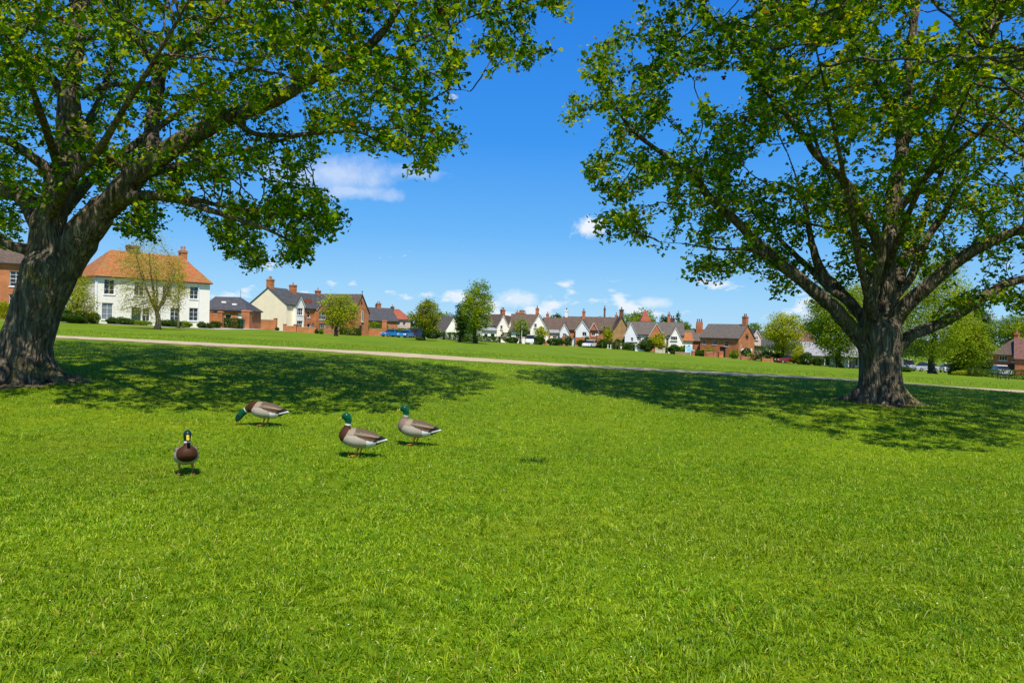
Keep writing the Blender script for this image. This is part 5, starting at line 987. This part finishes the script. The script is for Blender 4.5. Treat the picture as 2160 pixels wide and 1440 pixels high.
# ------------------------------------------------------------------ garden walls, piers, cars, furniture
def garden_wall(name, label, A, B, h, mat, th=0.3, cat='wall', group=None, piers=True):
    a, b = G(*A), G(*B); d = b[:2] - a[:2]; w = float(np.linalg.norm(d)); o = thing(name, label, cat, (a[0], a[1], min(a[2], b[2])), math.atan2(d[1], d[0]), group)
    k = MB(); k.box(0, w, 0, th, -0.6, h); k.build('wall', mat, o); c = MB(); c.box(-0.04, w + 0.04, -0.04, th + 0.04, h + 0.002, h + 0.08); c.build('coping', m_stone, o)
    if piers:
        for x in (0, w): p_ = MB(); p_.box(x - 0.24, x + 0.24, -0.1, th + 0.1, -0.6, h + 0.25); p_.box(x - 0.3, x + 0.3, -0.16, th + 0.16, h + 0.252, h + 0.35); p_.build('pier', mat, o)
    return o
garden_wall('garden_wall', 'tall orange brick garden wall in front of the blank cream gable', (531, 697, 124), (580, 699, 124), 1.75, m_brick)
garden_wall('garden_wall', 'low brick front garden wall by the white bay of the cream house', (600, 701, 124), (622, 702, 124), 0.95, m_brick)
garden_wall('garden_wall', 'low brick front garden wall below the teal door', (630, 703, 124), (664, 704, 124.5), 0.95, m_brick)
garden_wall('garden_wall', 'low pink brick wall behind the round yellow green tree', (682, 705, 132), (722, 707, 134), 0.8, m_brickr)
garden_wall('garden_wall', 'curved end brick wall beside the hall gable', (781, 709, 150), (808, 710, 150), 1.4, m_brick)
garden_wall('garden_wall', 'sloping brick wall at the corner of the white house', (443, 693, 92), (464, 693.5, 92), 1.7, m_brick)
def pier(label, px, py, Y, w, h, mat, group=None, name='gate_pier'):
    o = thing(name, label, 'pier', G(px, py, Y), 0, group); k = MB(); k.box(-w / 2, w / 2, -w / 2, w / 2, -0.4, h); k.build('shaft', mat, o)
    c = MB(); c.box(-w / 2 - 0.06, w / 2 + 0.06, -w / 2 - 0.06, w / 2 + 0.06, h + 0.002, h + 0.1); c.box(-w / 2, w / 2, -w / 2, w / 2, h + 0.102, h + 0.18, 0.08); c.build('cap', m_stone if mat is not m_brick else m_brick, o); return o
pier('brick pier by the hedge at the white house corner', 465, 693, 91, 0.55, 1.9, m_brick); pier('broad brick pier at the corner of the annexe', 520, 696, 101, 1.1, 2.3, m_brick)
pier('squat rounded brick pier among bushes left of the white house', 172, 680.5, 72, 0.85, 0.95, m_brick); pier('stepped brick pier beside the blue cars', 811, 711, 146, 0.9, 3.0, m_brick)
pier('pale stone block at the foot of the tallest green tree', 996, 723, 140, 0.6, 0.9, m_stone); pier('low brick pier below the white gabled cottage', 1152, 729, 150, 0.7, 0.55, m_brick); pier('red brick pier by the long terrace entrance', 1188, 732, 150, 0.5, 1.8, m_brick)
pier('brick pier beside the notice board', 1462, 752, 138, 0.5, 0.9, m_brickr); pier('brick pier before the star vent house door', 1520, 755, 137, 0.8, 1.0, m_brick)
garden_wall('garden_wall', 'low brown brick wall below the notice board', (1424, 748, 139), (1456, 751, 138.5), 0.5, m_bricko, piers=False)
garden_wall('garden_wall', 'arched red brick wall before the star vent house', (1488, 753, 138), (1508, 755, 137.5), 0.9, m_brickr)

garden_wall('garden_wall', 'low white garden wall before the twin gabled house', (1052, 726, 150), (1072, 727, 150), 0.8, m_white)
garden_wall('garden_wall', 'low white garden wall before the white cottage gable', (1140, 730, 150), (1166, 731, 150), 0.8, m_white)
garden_wall('garden_wall', 'white garden wall below the red dormer of the long terrace', (1250, 736, 149), (1270, 737, 149), 0.75, m_white)
garden_wall('garden_wall', 'white garden wall at the entrance of the broad white house', (1342, 742, 143), (1356, 743, 143), 1.1, m_white)
garden_wall('garden_wall', 'pale stone wall beneath the yellow green little tree', (1384, 747, 141), (1400, 748, 141), 0.7, m_stone)
garden_wall('garden_wall', 'low orange brick wall by the tall wooden post', (1566, 760, 131), (1592, 761, 131), 0.5, m_brick)
garden_wall('garden_wall', 'low orange brick wall left of the dark red car', (1610, 763, 127), (1628, 764, 127), 0.45, m_brick)
pier('white gate pier beside the white van', 1104, 728.5, 149, 0.6, 1.2, m_white); pier('white gate pier below the ochre ivy wall', 1308, 740, 146, 0.6, 1.0, m_white); pier('terracotta coloured pier left of the white bollards', 1262, 737, 148, 0.6, 1.6, m_brick); pier('brick pier at the foot of the ivy house', 1298, 738.5, 148, 0.7, 1.3, m_brick)
m_tyre = simple('tyre_rubber', (0.02, 0.02, 0.02), 0.8, 0.2, 0.1); m_hub = simple('wheel_metal', (0.4, 0.4, 0.42), 0.4, 0.5, 0.1, metal=0.6)
def paint(name, col):
    m, t = newmat(name); o = t.a('ShaderNodeOutputMaterial'); p = t.a('ShaderNodeBsdfPrincipled', i_0=c4(col), i_Roughness=0.35); p.inputs['Coat Weight'].default_value = 0.6; p.inputs['Coat Roughness'].default_value = 0.08; t.l(p.outputs[0], o.inputs[0]); return m
def car(label, px, py, Y, heading, mat, van=False, L=4.3, group='cars parked by the green'):
    o = thing('parked_car', label, 'car', G(px, py, Y), math.radians(heading), group); Wd = 0.86; l = L / 2
    low = [(-l, 0.32), (-l * 0.98, 0.62), (-l * 0.92, 0.80), (-l * 0.42, 0.90), (l * 0.80, 0.92), (l * 0.97, 0.78), (l, 0.45), (l * 0.97, 0.26), (-l * 0.97, 0.24)][::-1]
    if van: low = [(-l, 0.32), (-l * 0.98, 0.75), (-l * 0.84, 1.02), (-l * 0.70, 1.08), (l * 0.98, 1.10), (l, 0.45), (l * 0.97, 0.26), (-l * 0.97, 0.24)][::-1]
    k = MB(); k.prism(low, 'y', -Wd, Wd); b_ = k.build('body', mat, o); bv = b_.modifiers.new('b', 'BEVEL'); bv.width = 0.07; bv.segments = 2
    z0, z1 = (1.08, 1.85) if van else (0.89, 1.43); xa, xb, xc, xd = (-l * 0.72, -l * 0.45, l * 0.93, l * 0.97) if van else (-l * 0.45, -l * 0.12, l * 0.52, l * 0.84)
    k = MB(); t_ = 0.16; k.add([(xa, -Wd + 0.03, z0), (xd, -Wd + 0.03, z0), (xd, Wd - 0.03, z0), (xa, Wd - 0.03, z0), (xb, -Wd + t_, z1), (xc, -Wd + t_, z1), (xc, Wd - t_, z1), (xb, Wd - t_, z1)], [(4, 5, 6, 7), (0, 1, 5, 4), (1, 2, 6, 5), (2, 3, 7, 6), (3, 0, 4, 7)]); c_ = k.build('cabin', m_glass, o)
    k = MB(); k.box(xb - 0.02, xc + 0.02, -Wd + t_ - 0.02, Wd - t_ + 0.02, z1 - 0.01, z1 + 0.05, 0.03)
    for x_ in ((xa + xd) / 2,): k.add([(x_ - 0.05, s * (Wd - 0.02), z0) for s in (-1, 1)] + [(x_ + 0.05, s * (Wd - 0.02), z0) for s in (-1, 1)] + [(x_ - 0.05, s * (Wd - t_ + 0.015), z1) for s in (-1, 1)] + [(x_ + 0.05, s * (Wd - t_ + 0.015), z1) for s in (-1, 1)], [(0, 2, 6, 4), (3, 1, 5, 7)])
    k.build('roof', mat, o)
    for sx_ in (-1, 1):
        for sy in (-1, 1):
            w_ = MB(); x_ = sx_ * l * 0.62; w_.tube([(x_, sy * (Wd - 0.2), 0.31), (x_, sy * (Wd + 0.01), 0.31)], [0.31, 0.31], 16); wh = w_.build('wheel', m_tyre, o); r_ = MB(); r_.tube([(x_, sy * (Wd + 0.005), 0.31), (x_, sy * (Wd + 0.022), 0.31)], [0.19, 0.18], 12); r_.build('rim', m_hub, wh)
    for sy in (-1, 1): q = MB(); q.box(-l - 0.005, -l + 0.12, sy * 0.62 - 0.16, sy * 0.62 + 0.16, 0.58, 0.74); q.build('headlight', m_frame, o)
    return o
P_blue = paint('blue_paint', (0.02, 0.20, 0.50)); P_navy = paint('navy_paint', (0.015, 0.035, 0.10)); P_wh = paint('white_car_paint', (0.75, 0.75, 0.76)); P_red = paint('dark_red_paint', (0.20, 0.015, 0.015)); P_silver_shade = paint('silver_shade_paint', (0.42, 0.43, 0.45))
car('bright blue car next to the stepped brick pier', 824, 711, 140, 48, P_blue, False, 3.7); car('bright blue car nearer the olive conical tree', 855, 712, 138, 72, P_blue, False, 3.7); car('dark navy van behind the olive conical tree', 876, 713, 146, -50, P_navy, True, 4.0)
car('dark red car beyond the round tree right of the star vent house', 1663, 765, 125, 4, P_red)
car('small white car in front of the long terrace', 1244, 735, 147, 62, P_wh); car('white van among the hedges before the white gable', 1120, 729, 150, 80, P_wh, True, 4.4)
car('white van seen just right of the straight tree trunk', 1912, 783, 120, 75, P_silver_shade, True, 4.4); car('white car greyed to look shaded between trunk and second tree', 1950, 785, 116, 12, P_silver_shade); car('white car behind the shaded second tree trunk', 2000, 786, 112, 70, P_wh)  # silver paint imitates tree shade on the white van and the car beside it
car('white car before the brick house with hipped roofs', 2112, 791, 110, 75, P_wh)
car('silver car behind bushes right of the olive conical tree', 918, 715, 150, 10, P_silver_shade); car('white car beside the low pavilion wall', 1700, 768, 128, 70, P_wh)

# notice board, posts, bench, bins
o_ = thing('notice_board', 'pale blue and white notice board standing before the orange lean to', 'sign', G(1452, 750.5, 139), 0.15); w_ = 1.25
for s_ in (-1, 1): k = MB(); k.box(s_ * w_ / 2 - 0.05, s_ * w_ / 2 + 0.05, -0.05, 0.05, -0.3, 1.9); k.build('post', m_frame, o_)
m_board = simple('pale_blue_board', (0.30, 0.58, 0.78), 0.4, 0.4, 0.35, 1.6); k = MB(); k.box(-w_ / 2 + 0.052, w_ / 2 - 0.052, -0.03, 0.03, 0.25, 1.75); k.build('panel', m_board, o_); k = MB(); k.box(-w_ / 2, w_ / 2, -0.06, 0.06, 1.902, 1.99); k.build('top_rail', m_frame, o_)
def post(label, px, py, Y, h, r_, mat, name='post', group=None, arm=False):
    o = thing(name, label, 'post', G(px, py, Y), 0, group); k = MB(); k.tube([(0, 0, -0.3), (0, 0, h)], [r_, r_ * 0.85], 8); k.build('shaft', mat, o); k = MB(); k.tube([(0, 0, h), (0, 0, h + 0.06), (0, 0, h + 0.12)], [r_ * 1.3, r_ * 1.2, r_ * 0.4], 8); k.build('cap', mat, o)
    if arm: k = MB(); k.box(-0.35, 0.35, -0.03, 0.03, h - 0.5, h - 0.2); k.build('sign_plate', m_frame, o)
    return o
post('tall tan wooden post at the corner of the star vent house', 1562, 757, 136, 2.6, 0.07, m_stone); post('grey lamp post beneath the dark roofed white cottage', 1100, 727, 150, 3.6, 0.06, m_bluewhite, 'lamp_post'); post('dark post with a white plate by the long terrace', 1258, 736, 148, 3.0, 0.09, m_dkgreen, 'sign_post', arm=True)
for i, px in enumerate((1282, 1288, 1293, 1326)):
    o = post('short white bollard on the grass edge before ivy house and terrace', px, 737.5 + (px - 1282) * 0.06, 146, 0.7, 0.10, m_frame, 'bollard', 'white bollards at the grass edge')
o_ = thing('park_bench', 'dark bench on the grass beyond the path, in front of the clipped hedge', 'bench', G(2116, 806, 62), 0.2); o_.scale = (0.58, 0.58, 0.58); k = MB()
for i in range(3): k.box(-0.8, 0.8, -0.25 + i * 0.17, -0.12 + i * 0.17, 0.42, 0.46)
k.build('seat', m_dkdoor, o_); k = MB()
for i in range(2): k.box(-0.8, 0.8, 0.27, 0.31, 0.55 + i * 0.17, 0.68 + i * 0.17)
k.build('backrest', m_dkdoor, o_)
for s_ in (-0.7, 0.7): k = MB(); k.box(s_ - 0.04, s_ + 0.04, -0.25, -0.18, -0.1, 0.418); k.box(s_ - 0.04, s_ + 0.04, 0.20, 0.268, -0.1, 0.85); k.build('leg', m_gutter, o_)
def bin_(label, px, py, Y, mat, w=0.55, h=1.0):
    o = thing('wheelie_bin', label, 'bin', G(px, py, Y)); k = MB(); k.box(-w / 2 + 0.05, w / 2 - 0.05, -w / 2 + 0.05, w / 2 - 0.05, 0.05, h); k.build('body', mat, o); k = MB(); k.box(-w / 2, w / 2, -w / 2, w / 2, h + 0.002, h + 0.07, 0.03); k.build('lid', mat, o)
    for s_ in (-1, 1): k = MB(); k.tube([(s_ * 0.2 - 0.03, 0.15, 0.09), (s_ * 0.2 + 0.03, 0.15, 0.09)], [0.09, 0.09], 10); k.build('wheel', m_tyre, o)
bin_('teal wheelie bin at the corner of the annexe', 508, 694, 100, m_teal, 0.8, 1.2); bin_('dark bin beside the pavilion, left of the straight trunk', 1797, 778, 90, m_gutter, 0.6, 0.9)

# ------------------------------------------------------------------ trees and bushes of the village
YG = [(0.19, 0.26, 0.006), (0.32, 0.38, 0.010), (0.48, 0.48, 0.018)]; MG = [(0.085, 0.165, 0.008), (0.165, 0.265, 0.010), (0.30, 0.37, 0.013)]; DG = [(0.022, 0.062, 0.009), (0.048, 0.112, 0.010), (0.10, 0.165, 0.013)]
OL = [(0.22, 0.22, 0.02), (0.36, 0.34, 0.03), (0.50, 0.42, 0.06)]; OG = [(0.13, 0.175, 0.012), (0.23, 0.275, 0.015), (0.34, 0.36, 0.022)]
m_pale = barkmat('pale_bark', (0.17, 0.135, 0.08), (0.40, 0.33, 0.21), (0.27, 0.25, 0.06), 7, 1.5)
small_tree('young_tree', 'young nearly bare tree with fine olive twigs in front of the white house', 331, 696, 62, (244, 402, 497, 684), OL, 3, 0.30, 6.5, fork=1.5, leaf=0.085, natt=750, bark=m_pale, fan=7)
small_tree('slender_tree', 'slender thin stemmed sapling close to the white house wall', 376, 691, 74, (352, 402, 545, 672), OL, 4, 0.3, 2.4, leaf=0.10, natt=120, bark=m_pale)
small_tree('round_tree', 'round yellow green tree before the brick terrace', 709, 711, 100, (677, 751, 611, 705), YG, 5, 0.95, 4, natt=420, fork=1.6, fan=6)
small_tree('conical_tree', 'olive green conical tree behind the blue cars', 893, 715, 122, (860, 932, 623, 706), OG, 6, 1.1, 4.5, shape=0.55)
small_tree('tall_green_tree', 'tallest rounded green tree on the far side of the field, in the middle', 1003, 723, 120, (961, 1047, 595, 706), [(0.09, 0.175, 0.007), (0.20, 0.30, 0.009), (0.36, 0.40, 0.013)], 7, 1.25, 5, natt=330)
small_tree('dark_tree', 'small dark evergreen tree against the tallest green tree', 969, 722, 126, (955, 992, 640, 716), DG, 8, 1.3, 3)
small_tree('garden_tree', 'small bright tree in front of the white cottage gable', 1142, 728, 150, (1126, 1160, 688, 719), YG, 9, 1.2, 2)
small_tree('garden_tree', 'pale green small tree against the dark roof of the white cottage', 1096, 727, 151, (1080, 1122, 668, 708), MG, 10, 0.5, 1.8)
small_tree('garden_tree', 'narrow ivy green tree beside the long terrace dormer', 1282, 737, 150, (1271, 1293, 684, 726), YG, 11, 1.0, 2)
small_tree('garden_tree', 'yellow green little tree before the broad white house', 1386, 746, 143, (1366, 1404, 701, 738), YG, 12, 1.2, 2)
small_tree('broad_tree', 'broad rounded yellow green tree right of the star vent brick house', 1652, 762, 128, (1597, 1697, 657, 748), YG, 13, 1.15, 4.5, natt=320)
small_tree('shade_tree', 'leafy green tree seen behind the lowest limb of the straight tree', 1772, 774, 96, (1688, 1830, 592, 762), MG, 14, 1.7, 7, natt=500)
small_tree('shade_tree', 'large green tree with a dark trunk, right behind the straight tree', 1967, 789, 85, (1868, 2075, 545, 772), [(0.13, 0.22, 0.007), (0.24, 0.335, 0.009), (0.40, 0.43, 0.014)], 15, 2.2, 8, natt=700)
small_tree('weeping_tree', 'softer pale green tree with drooping foliage beyond the clipped hedge', 2046, 792, 92, (1992, 2096, 662, 786), [(0.11, 0.19, 0.010), (0.20, 0.29, 0.013), (0.32, 0.38, 0.022)], 16, 1.8, 5, natt=420)
small_tree('background_tree', 'green tree behind the pavilion at the straight trunk', 1850, 778, 118, (1775, 1945, 560, 772), YG, 17, 2.0, 5, natt=500)
small_tree('background_tree', 'green crown rising behind the hipped roofs near the picture edge', 2132, 775, 165, (2085, 2185, 655, 745), MG, 18, 1.2, 5)
small_tree('garden_tree', 'yellow green shrubby tree between leaning trunk and white house', 166, 680, 71, (124, 204, 580, 672), YG, 19, 0.7, 3.5, natt=260)
for i, (px, py, Y_, box, pal, lab) in enumerate([
    (1352, 735, 195, (1308, 1396, 652, 700), MG, 'wide green tree crown behind the broad white house roof'), (1408, 738, 200, (1390, 1424, 662, 704), DG, 'dark green crown behind the red chimneys'),
    (1440, 742, 205, (1424, 1458, 673, 712), MG, 'rounded green crown between white gable and brick wing'), (1100, 722, 215, (1090, 1112, 650, 690), DG, 'small dark crown above the white cottage roof'),
    (1585, 752, 210, (1566, 1606, 680, 720), MG, 'low green crown behind the slate cottage'), (1440, 744, 260, (1424, 1436, 658, 700), DG, 'thin dark conifer above the broad white house'),
    (797, 704, 230, (788, 806, 640, 680), DG, 'thin dark conifer above the slate roof'), (1175, 728, 230, (1160, 1196, 660, 700), DG, 'dark crown at the end of the long terrace roof'), (1296, 734, 220, (1280, 1312, 668, 705), MG, 'green crown left of the ivy house chimney'),
    (935, 712, 210, (900, 965, 655, 700), MG, 'spreading green crowns above the thatched cottage'), (1695, 762, 180, (1676, 1730, 670, 740), DG, 'dark crown between broad tree and pavilion'), (845, 712, 178, (818, 866, 690, 712), MG, 'low garden tree beside the pink house'),
    (2170, 785, 150, (2140, 2240, 668, 760), YG, 'bright green crown at the edge of the picture'), (2060, 780, 160, (2020, 2110, 640, 760), DG, 'dark crown high behind the weeping tree'), (100, 672, 110, (60, 160, 560, 650), MG, 'green crown behind the orange brick house')]):
    small_tree('background_tree', lab, px, py, Y_, box, pal, 40 + i, 1.2, 3, natt=150, group='trees among the far houses')
for i, (px, py, Y_, w_, h_, pal, lab, boxy) in enumerate([
    (150, 680, 70, 50, 24, DG, 'dark hedge between leaning trunk and squat brick pier', False), (196, 682, 73, 26, 22, MG, 'bush at the near corner of the white house', False), (8, 674, 70, 26, 32, YG, 'bright bush below the ground floor window of the orange brick house', False),
    (238, 683.5, 76, 20, 14, DG, 'low dark bush under the curtained ground floor window', False), (262, 684, 76, 22, 14, DG, 'low dark bush left of the green door', False), (292, 686, 77, 30, 12, MG, 'flat bush right of the green door', False), (348, 689, 80, 20, 13, DG, 'round bush right of the bare young tree', False),
    (366, 690, 80, 20, 13, DG, 'round bush at the foot of the slender sapling', False), (390, 691, 81, 22, 13, MG, 'lighter bush below the right windows of the white house', False), (425, 693, 83, 14, 12, DG, 'small dark bush at the far corner of the white house', False), (441, 693.5, 84, 14, 12, DG, 'small dark bush before the sloping brick wall', False), (456, 694, 88, 14, 15, DG, 'dark bush beside the corner pier', False),
    (488, 695, 94, 36, 17, DG, 'clipped dark hedge before the annexe', True), (737, 709, 130, 34, 15, DG, 'square clipped hedge beside the hall gable', True), (584, 700, 122, 7, 6, DG, 'tiny shrub at the foot of the cream gable', False), (668, 705, 122, 8, 10, DG, 'dark shrub before the brick bay', False), (678, 705.5, 122, 8, 10, MG, 'greener shrub before the brick bay', False),
    (795, 711, 156, 34, 26, MG, 'bushy garden beside the hall gable', False), (826, 711.5, 152, 24, 18, OG, 'olive bush behind the bright blue cars', False), (868, 712, 148, 26, 20, MG, 'bush behind the navy van', False), (885, 715, 120, 14, 9, DG, 'dark bush at the foot of the olive conical tree', False), (912, 715, 146, 44, 18, DG, 'dark shrubbery right of the olive conical tree', False),
    (956, 719, 140, 34, 13, DG, 'long hedge below the thatched cottage', True), (985, 722, 132, 28, 12, DG, 'hedge below the small dark tree', True), (1030, 724, 145, 40, 10, DG, 'low hedge before the low flat white building', True), (1068, 725, 152, 14, 22, DG, 'upright square hedge before the twin gabled house', True), (1078, 726, 148, 30, 12, DG, 'dark rounded hedge before the twin gables', False),
    (1108, 727, 152, 16, 24, DG, 'tall dark hedge block under the dark roof', True), (1137, 728.5, 148, 22, 18, DG, 'dark hedge under the white cottage gable', False), (1172, 731, 148, 34, 14, DG, 'low hedge before the white extension', False), (1198, 733, 150, 12, 24, DG, 'tall narrow bush by the terrace entrance', False), (1186, 728, 156, 14, 16, DG, 'dark climber on the terrace end', False),
    (1224, 734, 149, 14, 13, DG, 'dark bush before the grey gable', False), (1237, 734.5, 149, 11, 22, DG, 'upright bush right of the grey gable', False), (1272, 737, 147, 24, 16, DG, 'dark bush between terrace and ivy house', False), (1304, 736, 151, 16, 22, DG, 'dark climber at the foot of the ivy house', False), (1312, 738, 148, 22, 12, MG, 'bush below the ochre wall', False),
    (1318, 739, 146, 40, 13, DG, 'long hedge before the grey end gable', True), (1340, 741, 145, 34, 13, DG, 'long hedge before the white wall', True), (1362, 744, 143, 34, 24, DG, 'large dark bush left of the yellow green little tree', False), (1400, 747, 142, 14, 16, DG, 'dark bush right of the yellow green little tree', False), (1424, 749, 141, 30, 19, DG, 'rounded dark bush below the white end gable', False),
    (1440, 750, 140, 12, 16, MG, 'upright green bush beside the notice board', False), (1477, 753, 139, 30, 13, DG, 'dark bush between notice board and arched wall', False), (1492, 752, 142, 26, 15, OG, 'tawny shrub below the red brick wall', False), (1548, 758, 135, 18, 18, MG, 'bush below the brick corner', False), (1574, 758, 134, 24, 22, DG, 'bush beneath the star vent gable', False), (1596, 757, 150, 24, 22, DG, 'dark tall hedge before the slate cottage', True),
    (1586, 759, 132, 22, 14, OG, 'tawny low bush right of the tall wooden post', False), (1618, 761, 128, 24, 20, DG, 'dark bush left of the broad rounded tree trunk', False), (1640, 762, 128, 22, 22, DG, 'dark bush at the broad rounded tree', False), (1684, 766, 124, 24, 34, YG, 'yellow green bush right of the dark red car', False), (1700, 768, 122, 26, 22, DG, 'dark bush before the pavilion end', False), (1724, 770, 122, 26, 18, DG, 'dark low bush under the pavilion eaves', False),
    (1910, 787, 96, 22, 10, DG, 'low dark bush right of the straight trunk', False), (2012, 790, 92, 22, 20, DG, 'dark bush beside the second trunk', False), (2046, 794, 84, 50, 12, YG, 'low flowering bush before the clipped hedge', False), (2070, 793, 100, 34, 40, DG, 'dark bushes under the weeping tree', False), (1845, 782, 98, 30, 20, DG, 'dark bush hidden beside the straight trunk', False)]):
    bush('bush' if not boxy else 'hedge', lab, px, py, Y_, w_ * (1.45 if 220 < px < 460 and not boxy else 1.12), h_ * (0.92 + 0.25 * ((i * 7) % 5) / 4), pal, 100 + i, None, 'bush' if not boxy else 'hedge', boxy=boxy)
bush('hedge', 'long clipped green hedge reaching the picture edge beyond the bench', 2160, 803, 82, 210, 19, [(0.022, 0.055, 0.010), (0.05, 0.10, 0.012), (0.09, 0.15, 0.015)], 190, None, 'hedge', 1.6, True)

# far wood on the rise behind the village, seen only as one mass
hv, hf = [], []
hx = np.linspace(-260, 420, 90); hy = np.array((235, 300, 380, 520, 760)); prof = np.array((0.0, 0.35, 0.75, 1.0, 0.9))
def hill(x, k): return tz(min(max(x, -380), 330), 235) - 0.5 + prof[k] * (6.5 + 3.5 * math.sin(x * 0.017 + 1.0) + 2.0 * math.sin(x * 0.041))
for k, y_ in enumerate(hy):
    for x_ in hx: hv.append((x_ * (1 + 0.3 * k), y_, hill(x_, k)))
n_ = len(hx); hf = [(k * n_ + i, k * n_ + i + 1, (k + 1) * n_ + i + 1, (k + 1) * n_ + i) for k in range(4) for i in range(n_ - 1)]
tag(mesh_obj('hills', hv, hf, simple('meadow', (0.07, 0.12, 0.02), 0.9, 0.1, 0.3, 0.05), smooth=True), kind='structure')
rng = np.random.default_rng(77); cl = []
for i in range(620):
    x_ = rng.uniform(-240, 330); k = rng.random(); y_ = 232 + 130 * k; zb = np.interp(y_, hy, [hill(x_, q) for q in range(5)]); s_ = rng.uniform(3.5, 6.0)
    n_ = 150; p_ = rng.normal(0, 1, (n_, 3)); p_ /= np.linalg.norm(p_, axis=1)[:, None]; p_[:, 2] = np.abs(p_[:, 2]) * 1.1; cl.append(p_ * s_ * np.array((1, 1, 0.95)) * (0.75 + 0.3 * rng.random((n_, 1))) + np.array((x_, y_, zb - 1.0)))
lp = np.vstack(cl); lv, ll, lt, kk = leaves(lp, 1.1, rng, 'oval', 0.3)
tag(mesh_obj('far_wood', lv, (ll, lt), m_leaf2, cols=np.repeat(leaf_colours(lp, [(0.018, 0.045, 0.016), (0.03, 0.07, 0.02), (0.05, 0.095, 0.025)], rng, 9.0, 0.4), kk, 0)), 'dark green wood along the rise behind the village', 'wood', kind='stuff')
